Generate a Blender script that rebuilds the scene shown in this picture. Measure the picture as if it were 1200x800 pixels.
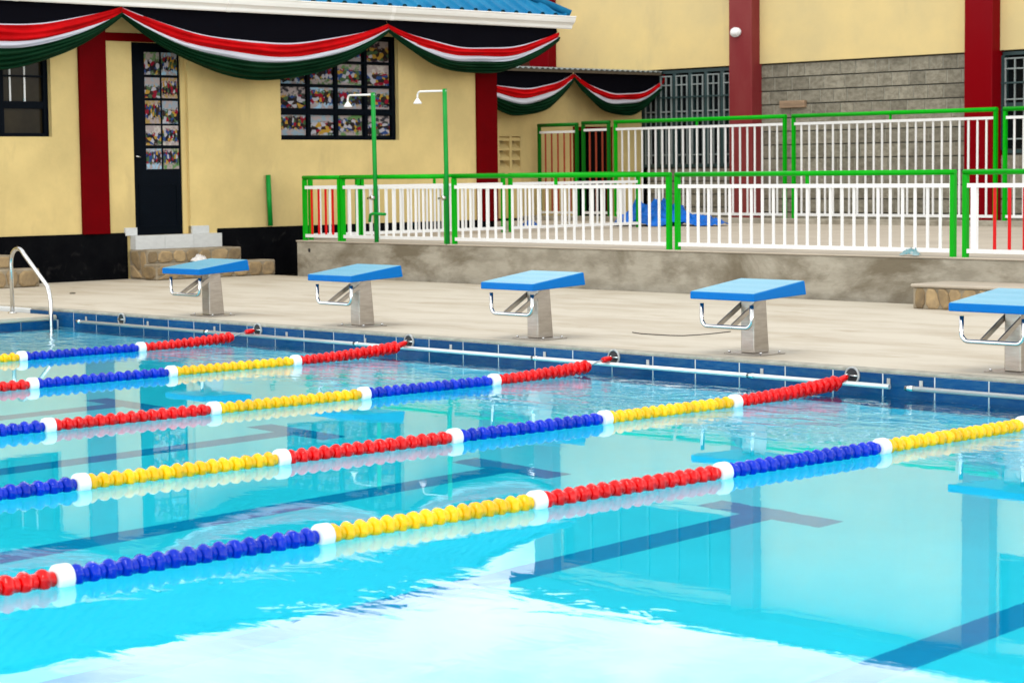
import bpy, bmesh, math, random
from mathutils import Vector, Matrix
random.seed(7)
for o in list(bpy.data.objects): bpy.data.objects.remove(o)
S = bpy.context.scene
COL = S.collection
PI = math.pi

# ------------------------------------------------------------------ camera
cam_d = bpy.data.cameras.new('camera')
cam = bpy.data.objects.new('camera', cam_d); COL.objects.link(cam)
YAW, PITCH, ROLL = 0.8162, 0.0795, -0.0115
cy, sy, cp, sp = math.cos(YAW), math.sin(YAW), math.cos(PITCH), math.sin(PITCH)
fw = Vector((-sy*cp, cy*cp, -sp)); rt = Vector((cy, sy, 0)); up = rt.cross(fw)
cr, sr = math.cos(ROLL), math.sin(ROLL)
rt2 = cr*rt + sr*up; up2 = -sr*rt + cr*up
CP = Vector((18.81, -12.785, 1.503))
m = Matrix((rt2, up2, -fw)).transposed().to_4x4(); m.translation = CP
cam.matrix_world = m
cam_d.lens = 75.6; cam_d.sensor_width = 36; cam_d.clip_end = 2000; cam_d.clip_start = 0.05
cam_d.dof.use_dof = True; cam_d.dof.focus_distance = 17.0; cam_d.dof.aperture_fstop = 5.0
S.camera = cam

# ------------------------------------------------------------------ sky, sun, exposure
SUN_EL, SUN_AZ = math.radians(62), math.radians(150)      # azimuth measured from +Y towards +X
w = bpy.data.worlds.new('World'); S.world = w; w.use_nodes = True
wn, wl = w.node_tree.nodes, w.node_tree.links
wn.clear()
sky = wn.new('ShaderNodeTexSky'); sky.sky_type = 'NISHITA'; sky.sun_disc = False
sky.sun_elevation = SUN_EL; sky.sun_rotation = SUN_AZ
sky.air_density = 1.2; sky.dust_density = 4.0; sky.ozone_density = 1.0; sky.altitude = 1600
tc = wn.new('ShaderNodeTexCoord')
mp = wn.new('ShaderNodeMapping'); mp.inputs['Scale'].default_value = (1, 1, 5.0)
nz = wn.new('ShaderNodeTexNoise'); nz.inputs['Scale'].default_value = 2.2; nz.inputs['Detail'].default_value = 6
nz.inputs['Roughness'].default_value = 0.55; nz.inputs['Distortion'].default_value = 0.3
rp = wn.new('ShaderNodeValToRGB')
rp.color_ramp.elements[0].position = 0.36; rp.color_ramp.elements[0].color = (0.45, 0.45, 0.45, 1)
rp.color_ramp.elements[1].position = 0.58; rp.color_ramp.elements[1].color = (1, 1, 1, 1)
mx = wn.new('ShaderNodeMix'); mx.data_type = 'RGBA'
# bright overcast cloud layer, brighter towards the horizon all round, as thin cloud is
sz_ = wn.new('ShaderNodeSeparateXYZ'); wl.new(tc.outputs['Generated'], sz_.inputs[0])
ab_ = wn.new('ShaderNodeMath'); ab_.operation = 'ABSOLUTE'; wl.new(sz_.outputs['Z'], ab_.inputs[0])
om_ = wn.new('ShaderNodeMath'); om_.operation = 'SUBTRACT'; om_.inputs[0].default_value = 1.0; wl.new(ab_.outputs[0], om_.inputs[1])
pw_ = wn.new('ShaderNodeMath'); pw_.operation = 'POWER'; pw_.inputs[1].default_value = 4.0; wl.new(om_.outputs[0], pw_.inputs[0])
ma_ = wn.new('ShaderNodeMath'); ma_.operation = 'MULTIPLY_ADD'; ma_.inputs[1].default_value = 37.0; ma_.inputs[2].default_value = 19.0; wl.new(pw_.outputs[0], ma_.inputs[0])
cl_ = wn.new('ShaderNodeVectorMath'); cl_.operation = 'SCALE'; cl_.inputs[0].default_value = (0.985, 1.0, 1.02); 
nz2 = wn.new('ShaderNodeTexNoise'); nz2.inputs['Scale'].default_value = 5.5; nz2.inputs['Detail'].default_value = 9; nz2.inputs['Roughness'].default_value = 0.6; nz2.inputs['Distortion'].default_value = 0.5; wl.new(mp.outputs['Vector'], nz2.inputs['Vector'])
mr2 = wn.new('ShaderNodeMapRange'); mr2.inputs['From Min'].default_value = 0.36; mr2.inputs['From Max'].default_value = 0.62; mr2.inputs['To Min'].default_value = 0.60; mr2.inputs['To Max'].default_value = 1.22
wl.new(nz2.outputs['Fac'], mr2.inputs['Value'])
mm2 = wn.new('ShaderNodeMath'); mm2.operation = 'MULTIPLY'; wl.new(ma_.outputs[0], mm2.inputs[0]); wl.new(mr2.outputs['Result'], mm2.inputs[1])
wl.new(mm2.outputs[0], cl_.inputs['Scale'])
wl.new(cl_.outputs[0], mx.inputs['B'])
bg = wn.new('ShaderNodeBackground'); bg.inputs['Strength'].default_value = 0.10
ow = wn.new('ShaderNodeOutputWorld')
wl.new(tc.outputs['Generated'], mp.inputs['Vector']); wl.new(mp.outputs['Vector'], nz.inputs['Vector'])
wl.new(nz.outputs['Fac'], rp.inputs['Fac']); wl.new(rp.outputs['Color'], mx.inputs['Factor'])
wl.new(sky.outputs['Color'], mx.inputs['A']); wl.new(mx.outputs['Result'], bg.inputs['Color'])
wl.new(bg.outputs['Background'], ow.inputs['Surface'])
sun_d = bpy.data.lights.new('sun', 'SUN'); sun = bpy.data.objects.new('sun', sun_d); COL.objects.link(sun)
sun_d.energy = 1.3; sun_d.angle = math.radians(22); sun_d.color = (1.0, 0.95, 0.86)
sd = Vector((math.sin(SUN_AZ)*math.cos(SUN_EL), math.cos(SUN_AZ)*math.cos(SUN_EL), math.sin(SUN_EL)))
sun.rotation_euler = sd.to_track_quat('Z', 'Y').to_euler(); sun.location = (0, -10, 30)
S.view_settings.view_transform = 'Standard'; S.view_settings.look = 'None'
S.view_settings.exposure = 0.0; S.view_settings.gamma = 1.0
S.render.engine = 'CYCLES'
cy_ = S.cycles
cy_.use_denoising = True; cy_.max_bounces = 12; cy_.transmission_bounces = 10; cy_.glossy_bounces = 6; cy_.diffuse_bounces = 5
cy_.caustics_refractive = True; cy_.caustics_reflective = True; cy_.blur_glossy = 0.3
cy_.sample_clamp_indirect = 12.0

# ------------------------------------------------------------------ materials
M = {}
def mat(name, col, rough=0.6, metal=0.0, spec=0.5, var=0.0, vscale=6.0, col2=None, stretch=(1, 1, 1), rnd=0.0,
        bump=0.0, bscale=40.0, coat=0.0, detail=5.0, lo=0.35, hi=0.65, stain=None):
    mt = bpy.data.materials.new(name); mt.use_nodes = True
    n, l = mt.node_tree.nodes, mt.node_tree.links
    b = n['Principled BSDF']
    b.inputs['Roughness'].default_value = rough; b.inputs['Metallic'].default_value = metal
    b.inputs['Specular IOR Level'].default_value = spec
    if coat: b.inputs['Coat Weight'].default_value = coat; b.inputs['Coat Roughness'].default_value = 0.08
    b.inputs['Base Color'].default_value = (*col, 1)
    out = None
    if var or rnd or bump:
        t = n.new('ShaderNodeTexCoord'); oi = n.new('ShaderNodeObjectInfo')
        ml = n.new('ShaderNodeVectorMath'); ml.operation = 'MULTIPLY'; ml.inputs[1].default_value = stretch
        l.new(t.outputs['Object'], ml.inputs[0])
        ad = n.new('ShaderNodeVectorMath'); ad.operation = 'ADD'
        sc = n.new('ShaderNodeVectorMath'); sc.operation = 'SCALE'; sc.inputs[0].default_value = (37, 53, 71)
        l.new(oi.outputs['Random'], sc.inputs['Scale']); l.new(ml.outputs[0], ad.inputs[0]); l.new(sc.outputs[0], ad.inputs[1])
    if var:
        nt = n.new('ShaderNodeTexNoise'); nt.inputs['Scale'].default_value = vscale; nt.inputs['Detail'].default_value = detail
        nt.inputs['Roughness'].default_value = 0.62
        l.new(ad.outputs[0], nt.inputs['Vector'])
        mr = n.new('ShaderNodeMapRange'); mr.inputs['From Min'].default_value = lo; mr.inputs['From Max'].default_value = hi
        l.new(nt.outputs['Fac'], mr.inputs['Value'])
        mm = n.new('ShaderNodeMix'); mm.data_type = 'RGBA'
        c2 = col2 if col2 else tuple(c*(1-var) for c in col)
        mm.inputs['A'].default_value = (*col, 1); mm.inputs['B'].default_value = (*c2, 1)
        l.new(mr.outputs['Result'], mm.inputs['Factor']); out = mm.outputs['Result']
    if stain:      # (scale, stretch, colour, lo, hi, detail)
        ms_ = n.new('ShaderNodeVectorMath'); ms_.operation = 'MULTIPLY'; ms_.inputs[1].default_value = stain[1]; l.new(t.outputs['Object'], ms_.inputs[0])
        n4 = n.new('ShaderNodeTexNoise'); n4.inputs['Scale'].default_value = stain[0]; n4.inputs['Detail'].default_value = stain[5]; n4.inputs['Roughness'].default_value = 0.65
        n4.inputs['Distortion'].default_value = 0.4; l.new(ms_.outputs[0], n4.inputs['Vector'])
        r4 = n.new('ShaderNodeMapRange'); r4.inputs['From Min'].default_value = stain[3]; r4.inputs['From Max'].default_value = stain[4]; l.new(n4.outputs['Fac'], r4.inputs['Value'])
        m4 = n.new('ShaderNodeMix'); m4.data_type = 'RGBA'; m4.inputs['B'].default_value = (*stain[2], 1); l.new(r4.outputs['Result'], m4.inputs['Factor'])
        if out: l.new(out, m4.inputs['A'])
        else: m4.inputs['A'].default_value = (*col, 1)
        out = m4.outputs['Result']
    if rnd:
        hs = n.new('ShaderNodeHueSaturation')
        r2 = n.new('ShaderNodeMapRange'); r2.inputs['To Min'].default_value = 1-rnd; r2.inputs['To Max'].default_value = 1+rnd
        l.new(oi.outputs['Random'], r2.inputs['Value']); l.new(r2.outputs['Result'], hs.inputs['Value'])
        if out: l.new(out, hs.inputs['Color'])
        else: hs.inputs['Color'].default_value = (*col, 1)
        out = hs.outputs['Color']
    if out: l.new(out, b.inputs['Base Color'])
    if bump:
        n2 = n.new('ShaderNodeTexNoise'); n2.inputs['Scale'].default_value = bscale; n2.inputs['Detail'].default_value = 4
        l.new(ad.outputs[0], n2.inputs['Vector'])
        bp = n.new('ShaderNodeBump'); bp.inputs['Strength'].default_value = bump; bp.inputs['Distance'].default_value = 0.01
        l.new(n2.outputs['Fac'], bp.inputs['Height']); l.new(bp.outputs['Normal'], b.inputs['Normal'])
    M[name] = mt
    return mt

mat('wall_yellow', (0.655, 0.50, 0.21), 0.75, var=0.14, vscale=0.9, col2=(0.52, 0.40, 0.17), bump=0.25, bscale=30, spec=0.1, stain=(1.6, (1, 1, 0.35), (0.47, 0.355, 0.16), 0.56, 0.80, 7))
mat('upper_yellow', (0.67, 0.515, 0.225), 0.75, var=0.15, vscale=0.5, col2=(0.55, 0.44, 0.215), bump=0.2, bscale=25, spec=0.1, stain=(0.9, (1, 1, 0.3), (0.47, 0.375, 0.20), 0.58, 0.80, 8))
mat('maroon', (0.13, 0.0006, 0.002), 0.5, var=0.25, vscale=1.2, col2=(0.10, 0.0008, 0.002), bump=0.1, bscale=25, spec=0.02)
mat('red_column', (0.18, 0.0005, 0.003), 0.3, var=0.2, vscale=0.7, col2=(0.165, 0.003, 0.006), stretch=(1, 1, 0.4), spec=0.04)
mat('red_column_faded', (0.22, 0.05, 0.045), 0.45, var=0.2, vscale=0.8, col2=(0.18, 0.022, 0.024), stretch=(1, 1, 0.4), spec=0.08)
mat('plinth_black', (0.002, 0.0022, 0.003), 0.7, var=0.3, vscale=3, col2=(0.004, 0.0043, 0.005), bump=0.4, bscale=18, spec=0.02, stain=(4.0, (1, 1, 1), (0.022, 0.021, 0.020), 0.60, 0.76, 9))
mat('frame_navy', (0.0022, 0.004, 0.007), 0.4, var=0.2, spec=0.03)
mat('threshold_tile', (0.55, 0.56, 0.54), 0.35, rnd=0.05, var=0.1, vscale=4)
mat('gutter_white', (0.78, 0.76, 0.71), 0.4, var=0.15, vscale=1.5, stretch=(1, 0.25, 2), col2=(0.66, 0.64, 0.58))
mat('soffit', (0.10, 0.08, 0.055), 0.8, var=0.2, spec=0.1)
mat('roof_blue', (0.006, 0.12, 0.26), 0.5, var=0.3, vscale=2.5, col2=(0.015, 0.17, 0.32), spec=0.04)
mat('roof_dark', (0.01, 0.05, 0.09), 0.6, spec=0.15)
mat('cloth_black', (0.002, 0.002, 0.004), 0.85, spec=0.05)
mat('cloth_red', (0.50, 0.002, 0.004), 0.6, spec=0.05, var=0.3, vscale=3)
mat('cloth_white', (0.54, 0.54, 0.60), 0.7, spec=0.1)
mat('cloth_green', (0.0015, 0.024, 0.008), 0.6, spec=0.06, var=0.3, vscale=3)
mat('concrete_wall', (0.345, 0.315, 0.25), 0.85, var=0.5, vscale=3.0, col2=(0.24, 0.215, 0.165), stretch=(0.7, 1, 1.6), bump=1.0, bscale=9, lo=0.42, hi=0.62, spec=0.1, detail=10, stain=(0.8, (0.9, 1, 1.6), (0.155, 0.13, 0.09), 0.50, 0.64, 12))
mat('terrace', (0.41, 0.355, 0.28), 0.85, var=0.15, vscale=1.0, spec=0.15)
mat('deck', (0.475, 0.43, 0.345), 0.8, var=0.3, vscale=1.1, col2=(0.365, 0.31, 0.23), stretch=(0.6, 1.5, 1), bump=0.35, bscale=22, lo=0.42, hi=0.74, spec=0.15, detail=8, stain=(1.7, (0.5, 1.4, 1), (0.31, 0.25, 0.17), 0.55, 0.78, 9))
mat('coping', (0.36, 0.34, 0.28), 0.85, var=0.5, vscale=9, col2=(0.24, 0.235, 0.195), bump=0.5, bscale=30, spec=0.15)
mat('ground', (0.22, 0.17, 0.11), 0.9, var=0.3, vscale=0.4, spec=0.2)
mat('tile_blue', (0.001, 0.050, 0.155), 0.25, var=0.5, vscale=5, col2=(0.02, 0.085, 0.17), rnd=0.16, stretch=(0.8, 1, 2.5), lo=0.42, hi=0.75, bump=0.05, bscale=8, spec=0.10)
mat('grout', (0.55, 0.57, 0.56), 0.85)
mat('pool_floor', (0.30, 0.86, 0.95), 0.6, var=0.06, vscale=1.0, spec=0.3)
mat('lane_mark', (0.0, 0.33, 0.58), 0.5, var=0.1)
mat('steel', (0.62, 0.62, 0.60), 0.16, 1.0, var=0.1, vscale=5)
mat('steel_brushed', (0.40, 0.36, 0.31), 0.3, 1.0, var=0.2, vscale=6, stretch=(1, 1, 6))
mat('rail_white', (0.60, 0.62, 0.61), 0.25, 0.5, var=0.08)
mat('anchor_white', (0.42, 0.42, 0.40), 0.45, var=0.35, vscale=20)
mat('hole_shade', (0.01, 0.01, 0.012), 0.6)  # shade of openings as a colour, worn by solid discs
mat('fl_red', (0.68, 0.001, 0.0015), 0.05, rnd=0.18, spec=0.30)
mat('fl_blue', (0.0, 0.022, 0.40), 0.05, rnd=0.18, spec=0.22)
mat('fl_yellow', (0.86, 0.45, 0.001), 0.05, rnd=0.18, spec=0.30)
mat('fl_white', (0.78, 0.78, 0.77), 0.25, rnd=0.03)
mat('cable', (0.5, 0.5, 0.5), 0.3, 0.8)
mat('fence_green', (0.002, 0.34, 0.006), 0.32, var=0.15, vscale=4, rnd=0.05, spec=0.08)
mat('fence_green_old', (0.003, 0.13, 0.008), 0.4, var=0.2, vscale=4, rnd=0.05, spec=0.1)
mat('fence_white', (0.73, 0.73, 0.71), 0.4, rnd=0.06, var=0.08, vscale=9, spec=0.3)
mat('fence_red', (0.56, 0.005, 0.006), 0.4, rnd=0.06, spec=0.15)
mat('fence_red_old', (0.28, 0.035, 0.012), 0.5, rnd=0.08)
mat('shower_green', (0.004, 0.25, 0.03), 0.35, var=0.15, spec=0.15)
mat('shower_white', (0.72, 0.72, 0.70), 0.3)
mat('stone_grey', (0.25, 0.23, 0.175), 0.9, var=0.45, vscale=3, col2=(0.15, 0.135, 0.10), rnd=0.20, bump=0.9, bscale=5, spec=0.12)
mat('mortar', (0.31, 0.295, 0.235), 0.9, var=0.3, vscale=8, bump=0.5, spec=0.12)
mat('joint_dark', (0.05, 0.046, 0.036), 0.9, spec=0.2)
mat('rubble', (0.33, 0.235, 0.12), 0.85, var=0.5, vscale=6, col2=(0.20, 0.145, 0.085), rnd=0.30, bump=0.8, bscale=14, spec=0.15)
mat('rubble_mortar', (0.29, 0.245, 0.175), 0.9, var=0.4, vscale=5, col2=(0.20, 0.16, 0.105), bump=0.8, bscale=16, spec=0.12)
mat('window_green', (0.016, 0.045, 0.045), 0.45, var=0.2)
mat('window_grey', (0.22, 0.25, 0.24), 0.5, rnd=0.08, spec=0.2)
mat('glass_dark', (0.006, 0.008, 0.009), 0.1, spec=0.15)
mat('pane_room_brown', (0.03, 0.022, 0.009), 0.25, spec=0.1, var=0.6, vscale=1.2)  # brown of the dark room behind, put into the pane colour
mat('glass_blue', (0.006, 0.02, 0.03), 0.15, spec=0.12)
mat('tarp', (0.0005, 0.12, 0.50), 0.4, var=0.5, vscale=5, bump=0.9, bscale=8, spec=0.12)
mat('cloth_teal', (0.05, 0.22, 0.25), 0.8, var=0.5, vscale=25, col2=(0.3, 0.36, 0.36))
mat('rag_white', (0.66, 0.62, 0.58), 0.85, var=0.3, vscale=30)
mat('sponge_lime', (0.45, 0.65, 0.03), 0.7)
mat('wire_black', (0.02, 0.018, 0.015), 0.6)
mat('wood', (0.33, 0.22, 0.13), 0.8, var=0.4, vscale=5, stretch=(0.4, 3, 3))
mat('lamp_white', (0.75, 0.75, 0.72), 0.4, var=0.15, vscale=15)
mat('unlit_black', (0.004, 0.004, 0.004), 0.9, spec=0.1)  # near black that paints the darkness of unlit rooms
mat('brick_red', (0.22, 0.06, 0.03), 0.85, rnd=0.2, var=0.3)

# platform: blue plastic with raised non-slip dots (fine relief)
def platform_mat(name, col, sp_):
    mt = bpy.data.materials.new(name); mt.use_nodes = True
    n, l = mt.node_tree.nodes, mt.node_tree.links; b = n['Principled BSDF']
    b.inputs['Base Color'].default_value = (*col, 1); b.inputs['Roughness'].default_value = 0.3; b.inputs['Specular IOR Level'].default_value = sp_
    t = n.new('ShaderNodeTexCoord')
    v = n.new('ShaderNodeTexVoronoi'); v.inputs['Scale'].default_value = 42; v.inputs['Randomness'].default_value = 0.0
    l.new(t.outputs['Object'], v.inputs['Vector'])
    mr = n.new('ShaderNodeMapRange'); mr.inputs['From Min'].default_value = 0.25; mr.inputs['From Max'].default_value = 0.42
    mr.inputs['To Min'].default_value = 1; mr.inputs['To Max'].default_value = 0
    l.new(v.outputs['Distance'], mr.inputs['Value'])
    g = n.new('ShaderNodeNewGeometry'); sx = n.new('ShaderNodeSeparateXYZ'); l.new(g.outputs['True Normal'], sx.inputs[0])
    gt = n.new('ShaderNodeMath'); gt.operation = 'GREATER_THAN'; gt.inputs[1].default_value = 0.8; l.new(sx.outputs['Z'], gt.inputs[0])
    mu = n.new('ShaderNodeMath'); mu.operation = 'MULTIPLY'; l.new(gt.outputs[0], mu.inputs[0]); l.new(mr.outputs['Result'], mu.inputs[1])
    bp = n.new('ShaderNodeBump'); bp.inputs['Strength'].default_value = 0.6; bp.inputs['Distance'].default_value = 0.004
    l.new(mu.outputs[0], bp.inputs['Height']); l.new(bp.outputs['Normal'], b.inputs['Normal'])
    M[name] = mt
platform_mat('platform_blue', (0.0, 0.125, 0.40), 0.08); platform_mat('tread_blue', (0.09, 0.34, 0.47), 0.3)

def photo_mat():      # printed snapshots: crowds of coloured dabs, different on every print
    mt = bpy.data.materials.new('photo_print'); mt.use_nodes = True
    n, l = mt.node_tree.nodes, mt.node_tree.links; b = n['Principled BSDF']; b.inputs['Roughness'].default_value = 0.3; b.inputs['Specular IOR Level'].default_value = 0.04
    t = n.new('ShaderNodeTexCoord'); oi = n.new('ShaderNodeObjectInfo')
    sc = n.new('ShaderNodeVectorMath'); sc.operation = 'SCALE'; sc.inputs[0].default_value = (91, 47, 63)
    l.new(oi.outputs['Random'], sc.inputs['Scale'])
    ad = n.new('ShaderNodeVectorMath'); ad.operation = 'ADD'; l.new(t.outputs['Object'], ad.inputs[0]); l.new(sc.outputs[0], ad.inputs[1])
    st = n.new('ShaderNodeVectorMath'); st.operation = 'MULTIPLY'; l.new(ad.outputs[0], st.inputs[0])
    rs = n.new('ShaderNodeMapRange'); rs.inputs['To Min'].default_value = 0.6; rs.inputs['To Max'].default_value = 1.7
    w5 = n.new('ShaderNodeMath'); w5.operation = 'MULTIPLY'; w5.inputs[1].default_value = 29.7; w6 = n.new('ShaderNodeMath'); w6.operation = 'FRACT'
    l.new(oi.outputs['Random'], w5.inputs[0]); l.new(w5.outputs[0], w6.inputs[0]); l.new(w6.outputs[0], rs.inputs['Value'])
    cx_ = n.new('ShaderNodeCombineXYZ'); cx_.inputs[0].default_value = 1; cx_.inputs[2].default_value = 0.85; l.new(rs.outputs['Result'], cx_.inputs[1]); l.new(cx_.outputs[0], st.inputs[1])
    v = n.new('ShaderNodeTexVoronoi'); v.inputs['Scale'].default_value = 7; l.new(st.outputs[0], v.inputs['Vector'])
    sp_ = n.new('ShaderNodeSeparateColor'); l.new(v.outputs['Color'], sp_.inputs[0])
    r = n.new('ShaderNodeValToRGB'); r.color_ramp.interpolation = 'CONSTANT'
    cols = [(0.012, 0.010, 0.014), (0.02, 0.015, 0.015), (0.20, 0.008, 0.02), (0.34, 0.33, 0.36), (0.03, 0.018, 0.014), (0.05, 0.09, 0.04), (0.34, 0.20, 0.03), (0.02, 0.05, 0.16)]
    e = r.color_ramp.elements
    e[0].color = (*cols[0], 1); e[1].position = 1/8; e[1].color = (*cols[1], 1)
    for i in range(2, 8): q = e.new(i/8); q.color = (*cols[i], 1)
    l.new(sp_.outputs[0], r.inputs['Fac'])
    # background: brighter sky or ground with object-dependent hue
    hs = n.new('ShaderNodeValToRGB'); hs.color_ramp.interpolation = 'CONSTANT'; e2 = hs.color_ramp.elements
    bgc = [(0.06, 0.13, 0.04), (0.25, 0.42, 0.55), (0.03, 0.03, 0.035), (0.10, 0.20, 0.07), (0.42, 0.38, 0.34), (0.035, 0.02, 0.03), (0.20, 0.28, 0.33), (0.30, 0.20, 0.06)]
    e2[0].color = (*bgc[0], 1); e2[1].position = 0.125; e2[1].color = (*bgc[1], 1)
    for i in range(2, 8): q = e2.new(i/8); q.color = (*bgc[i], 1)
    wr = n.new('ShaderNodeMath'); wr.operation = 'FRACT'; w3 = n.new('ShaderNodeMath'); w3.operation = 'MULTIPLY'; w3.inputs[1].default_value = 17.3
    l.new(oi.outputs['Random'], w3.inputs[0]); l.new(w3.outputs[0], wr.inputs[0]); l.new(wr.outputs[0], hs.inputs['Fac'])
    nz2 = n.new('ShaderNodeTexNoise'); nz2.inputs['Scale'].default_value = 5; l.new(ad.outputs[0], nz2.inputs['Vector'])
    bgm = n.new('ShaderNodeMix'); bgm.data_type = 'RGBA'; bgm.inputs['B'].default_value = (0.30, 0.25, 0.24, 1)
    m1 = n.new('ShaderNodeMapRange'); m1.inputs['From Min'].default_value = 0.42; m1.inputs['From Max'].default_value = 0.55
    l.new(nz2.outputs['Fac'], m1.inputs['Value']); l.new(m1.outputs['Result'], bgm.inputs['Factor']); l.new(hs.outputs['Color'], bgm.inputs['A'])
    sz = n.new('ShaderNodeSeparateXYZ'); l.new(t.outputs['Generated'], sz.inputs[0])
    nz3 = n.new('ShaderNodeTexNoise'); nz3.inputs['Scale'].default_value = 14; l.new(ad.outputs[0], nz3.inputs['Vector'])
    cen = n.new('ShaderNodeMath'); cen.operation = 'SUBTRACT'; l.new(sz.outputs['Z'], cen.inputs[0]); cs_ = n.new('ShaderNodeMapRange'); cs_.inputs['To Min'].default_value = 0.25; cs_.inputs['To Max'].default_value = 0.7; l.new(w6.outputs[0], cs_.inputs['Value']); l.new(cs_.outputs['Result'], cen.inputs[1])
    ab = n.new('ShaderNodeMath'); ab.operation = 'ABSOLUTE'; l.new(cen.outputs[0], ab.inputs[0])
    ad2 = n.new('ShaderNodeMath'); ad2.operation = 'ADD'; l.new(ab.outputs[0], ad2.inputs[0])
    n3s = n.new('ShaderNodeMath'); n3s.operation = 'MULTIPLY'; n3s.inputs[1].default_value = 0.5; l.new(nz3.outputs['Fac'], n3s.inputs[0]); l.new(n3s.outputs[0], ad2.inputs[1])
    m2 = n.new('ShaderNodeMapRange'); m2.inputs['From Min'].default_value = 0.52; m2.inputs['From Max'].default_value = 0.60; l.new(ad2.outputs[0], m2.inputs['Value'])
    fm = n.new('ShaderNodeMix'); fm.data_type = 'RGBA'; l.new(m2.outputs['Result'], fm.inputs['Factor'])
    l.new(r.outputs['Color'], fm.inputs['A']); l.new(bgm.outputs['Result'], fm.inputs['B']); l.new(fm.outputs['Result'], b.inputs['Base Color'])
    M['photo_print'] = mt
photo_mat()

def water_mat():
    mt = bpy.data.materials.new('water'); mt.use_nodes = True
    n, l = mt.node_tree.nodes, mt.node_tree.links; b = n['Principled BSDF']
    b.inputs['Base Color'].default_value = (1, 1, 1, 1); b.inputs['Roughness'].default_value = 0.0
    b.inputs['Transmission Weight'].default_value = 1.0; b.inputs['IOR'].default_value = 1.333
    va = n.new('ShaderNodeVolumeAbsorption'); va.inputs['Color'].default_value = (0.0, 0.965, 0.995, 1); va.inputs['Density'].default_value = 0.32
    l.new(va.outputs['Volume'], n['Material Output'].inputs['Volume'])
    t = n.new('ShaderNodeTexCoord')
    mp_ = n.new('ShaderNodeMapping'); mp_.inputs['Rotation'].default_value = (0, 0, math.radians(-42)); mp_.inputs['Scale'].default_value = (0.55, 1.0, 1)
    l.new(t.outputs['Object'], mp_.inputs['Vector'])
    def noise(sc, det, dis):
        q = n.new('ShaderNodeTexNoise'); q.inputs['Scale'].default_value = sc; q.inputs['Detail'].default_value = det; q.inputs['Distortion'].default_value = dis
        l.new(mp_.outputs['Vector'], q.inputs['Vector']); return q.outputs['Fac']
    def math_(op, a_, b_):
        q = n.new('ShaderNodeMath'); q.operation = op
        for i_, v_ in enumerate((a_, b_)):
            if isinstance(v_, (int, float)): q.inputs[i_].default_value = v_
            else: l.new(v_, q.inputs[i_])
        return q.outputs[0]
    def ramp(v_, f0, f1, t0, t1):
        q = n.new('ShaderNodeMapRange'); q.interpolation_type = 'SMOOTHSTEP'
        for k_, x_ in zip(('From Min', 'From Max', 'To Min', 'To Max'), (f0, f1, t0, t1)): q.inputs[k_].default_value = x_
        l.new(v_, q.inputs['Value']); return q.outputs['Result']
    sx = n.new('ShaderNodeSeparateXYZ'); l.new(t.outputs['Object'], sx.inputs[0])
    swell = math_('MULTIPLY', noise(0.7, 1, 0.3), 0.45)
    patch = ramp(noise(0.33, 2, 0.4), 0.50, 0.68, 0.16, 1.0)
    # the water is livelier along the inlet wall
    inlet = math_('MULTIPLY', ramp(sx.outputs['Y'], -3.0, -1.3, 0.0, 1.0), ramp(noise(0.5, 2, 0.3), 0.34, 0.56, 4.0, 12.0))
    amp = math_('MAXIMUM', patch, inlet)
    rip = math_('MULTIPLY', math_('MULTIPLY', noise(5.0, 3, 0.9), amp), 0.75)
    bp = n.new('ShaderNodeBump'); bp.inputs['Strength'].default_value = 1.0; bp.inputs['Distance'].default_value = 0.0018
    l.new(math_('ADD', swell, rip), bp.inputs['Height']); l.new(bp.outputs['Normal'], b.inputs['Normal'])
    M['water'] = mt
water_mat()

# ------------------------------------------------------------------ helpers
ORG = {}
def box(bm, x0, x1, y0, y1, z0, z1):
    v = [bm.verts.new((x, y, z)) for z in (z0, z1) for y in (y0, y1) for x in (x0, x1)]
    for f in ((0, 2, 3, 1), (4, 5, 7, 6), (0, 1, 5, 4), (1, 3, 7, 5), (3, 2, 6, 7), (2, 0, 4, 6)):
        bm.faces.new([v[i] for i in f])
def boxm(*a):
    bm = bmesh.new()
    if isinstance(a[0], (tuple, list)):
        for b in a: box(bm, *b)
    else: box(bm, *a)
    return bm
def tube(bm, pts, r, n=10, cap=True):
    pts = [Vector(p) for p in pts]; rings = []
    prev = None
    for i, p in enumerate(pts):
        if i == 0: d = pts[1]-p
        elif i == len(pts)-1: d = p-pts[i-1]
        else: d = (pts[i+1]-p).normalized()+(p-pts[i-1]).normalized()
        d.normalize()
        if prev is None:
            a = d.orthogonal().normalized()
        else:
            a = (prev-d*prev.dot(d)).normalized()
        prev = a; b = d.cross(a)
        rr = r[i] if isinstance(r, (list, tuple)) else r
        rings.append([bm.verts.new(p+a*rr*math.cos(2*PI*k/n)+b*rr*math.sin(2*PI*k/n)) for k in range(n)])
    for i in range(len(rings)-1):
        for k in range(n):
            f = bm.faces.new((rings[i][k], rings[i][(k+1) % n], rings[i+1][(k+1) % n], rings[i+1][k])); f.smooth = True
    if cap:
        bm.faces.new(rings[0][::-1]); bm.faces.new(rings[-1])
def arc(c, r, a0, a1, n, ax=0, ay=2):
    out = []
    for i in range(n+1):
        a = a0+(a1-a0)*i/n; p = list(c); p[ax] += r*math.cos(a); p[ay] += r*math.sin(a); out.append(tuple(p))
    return out
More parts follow.
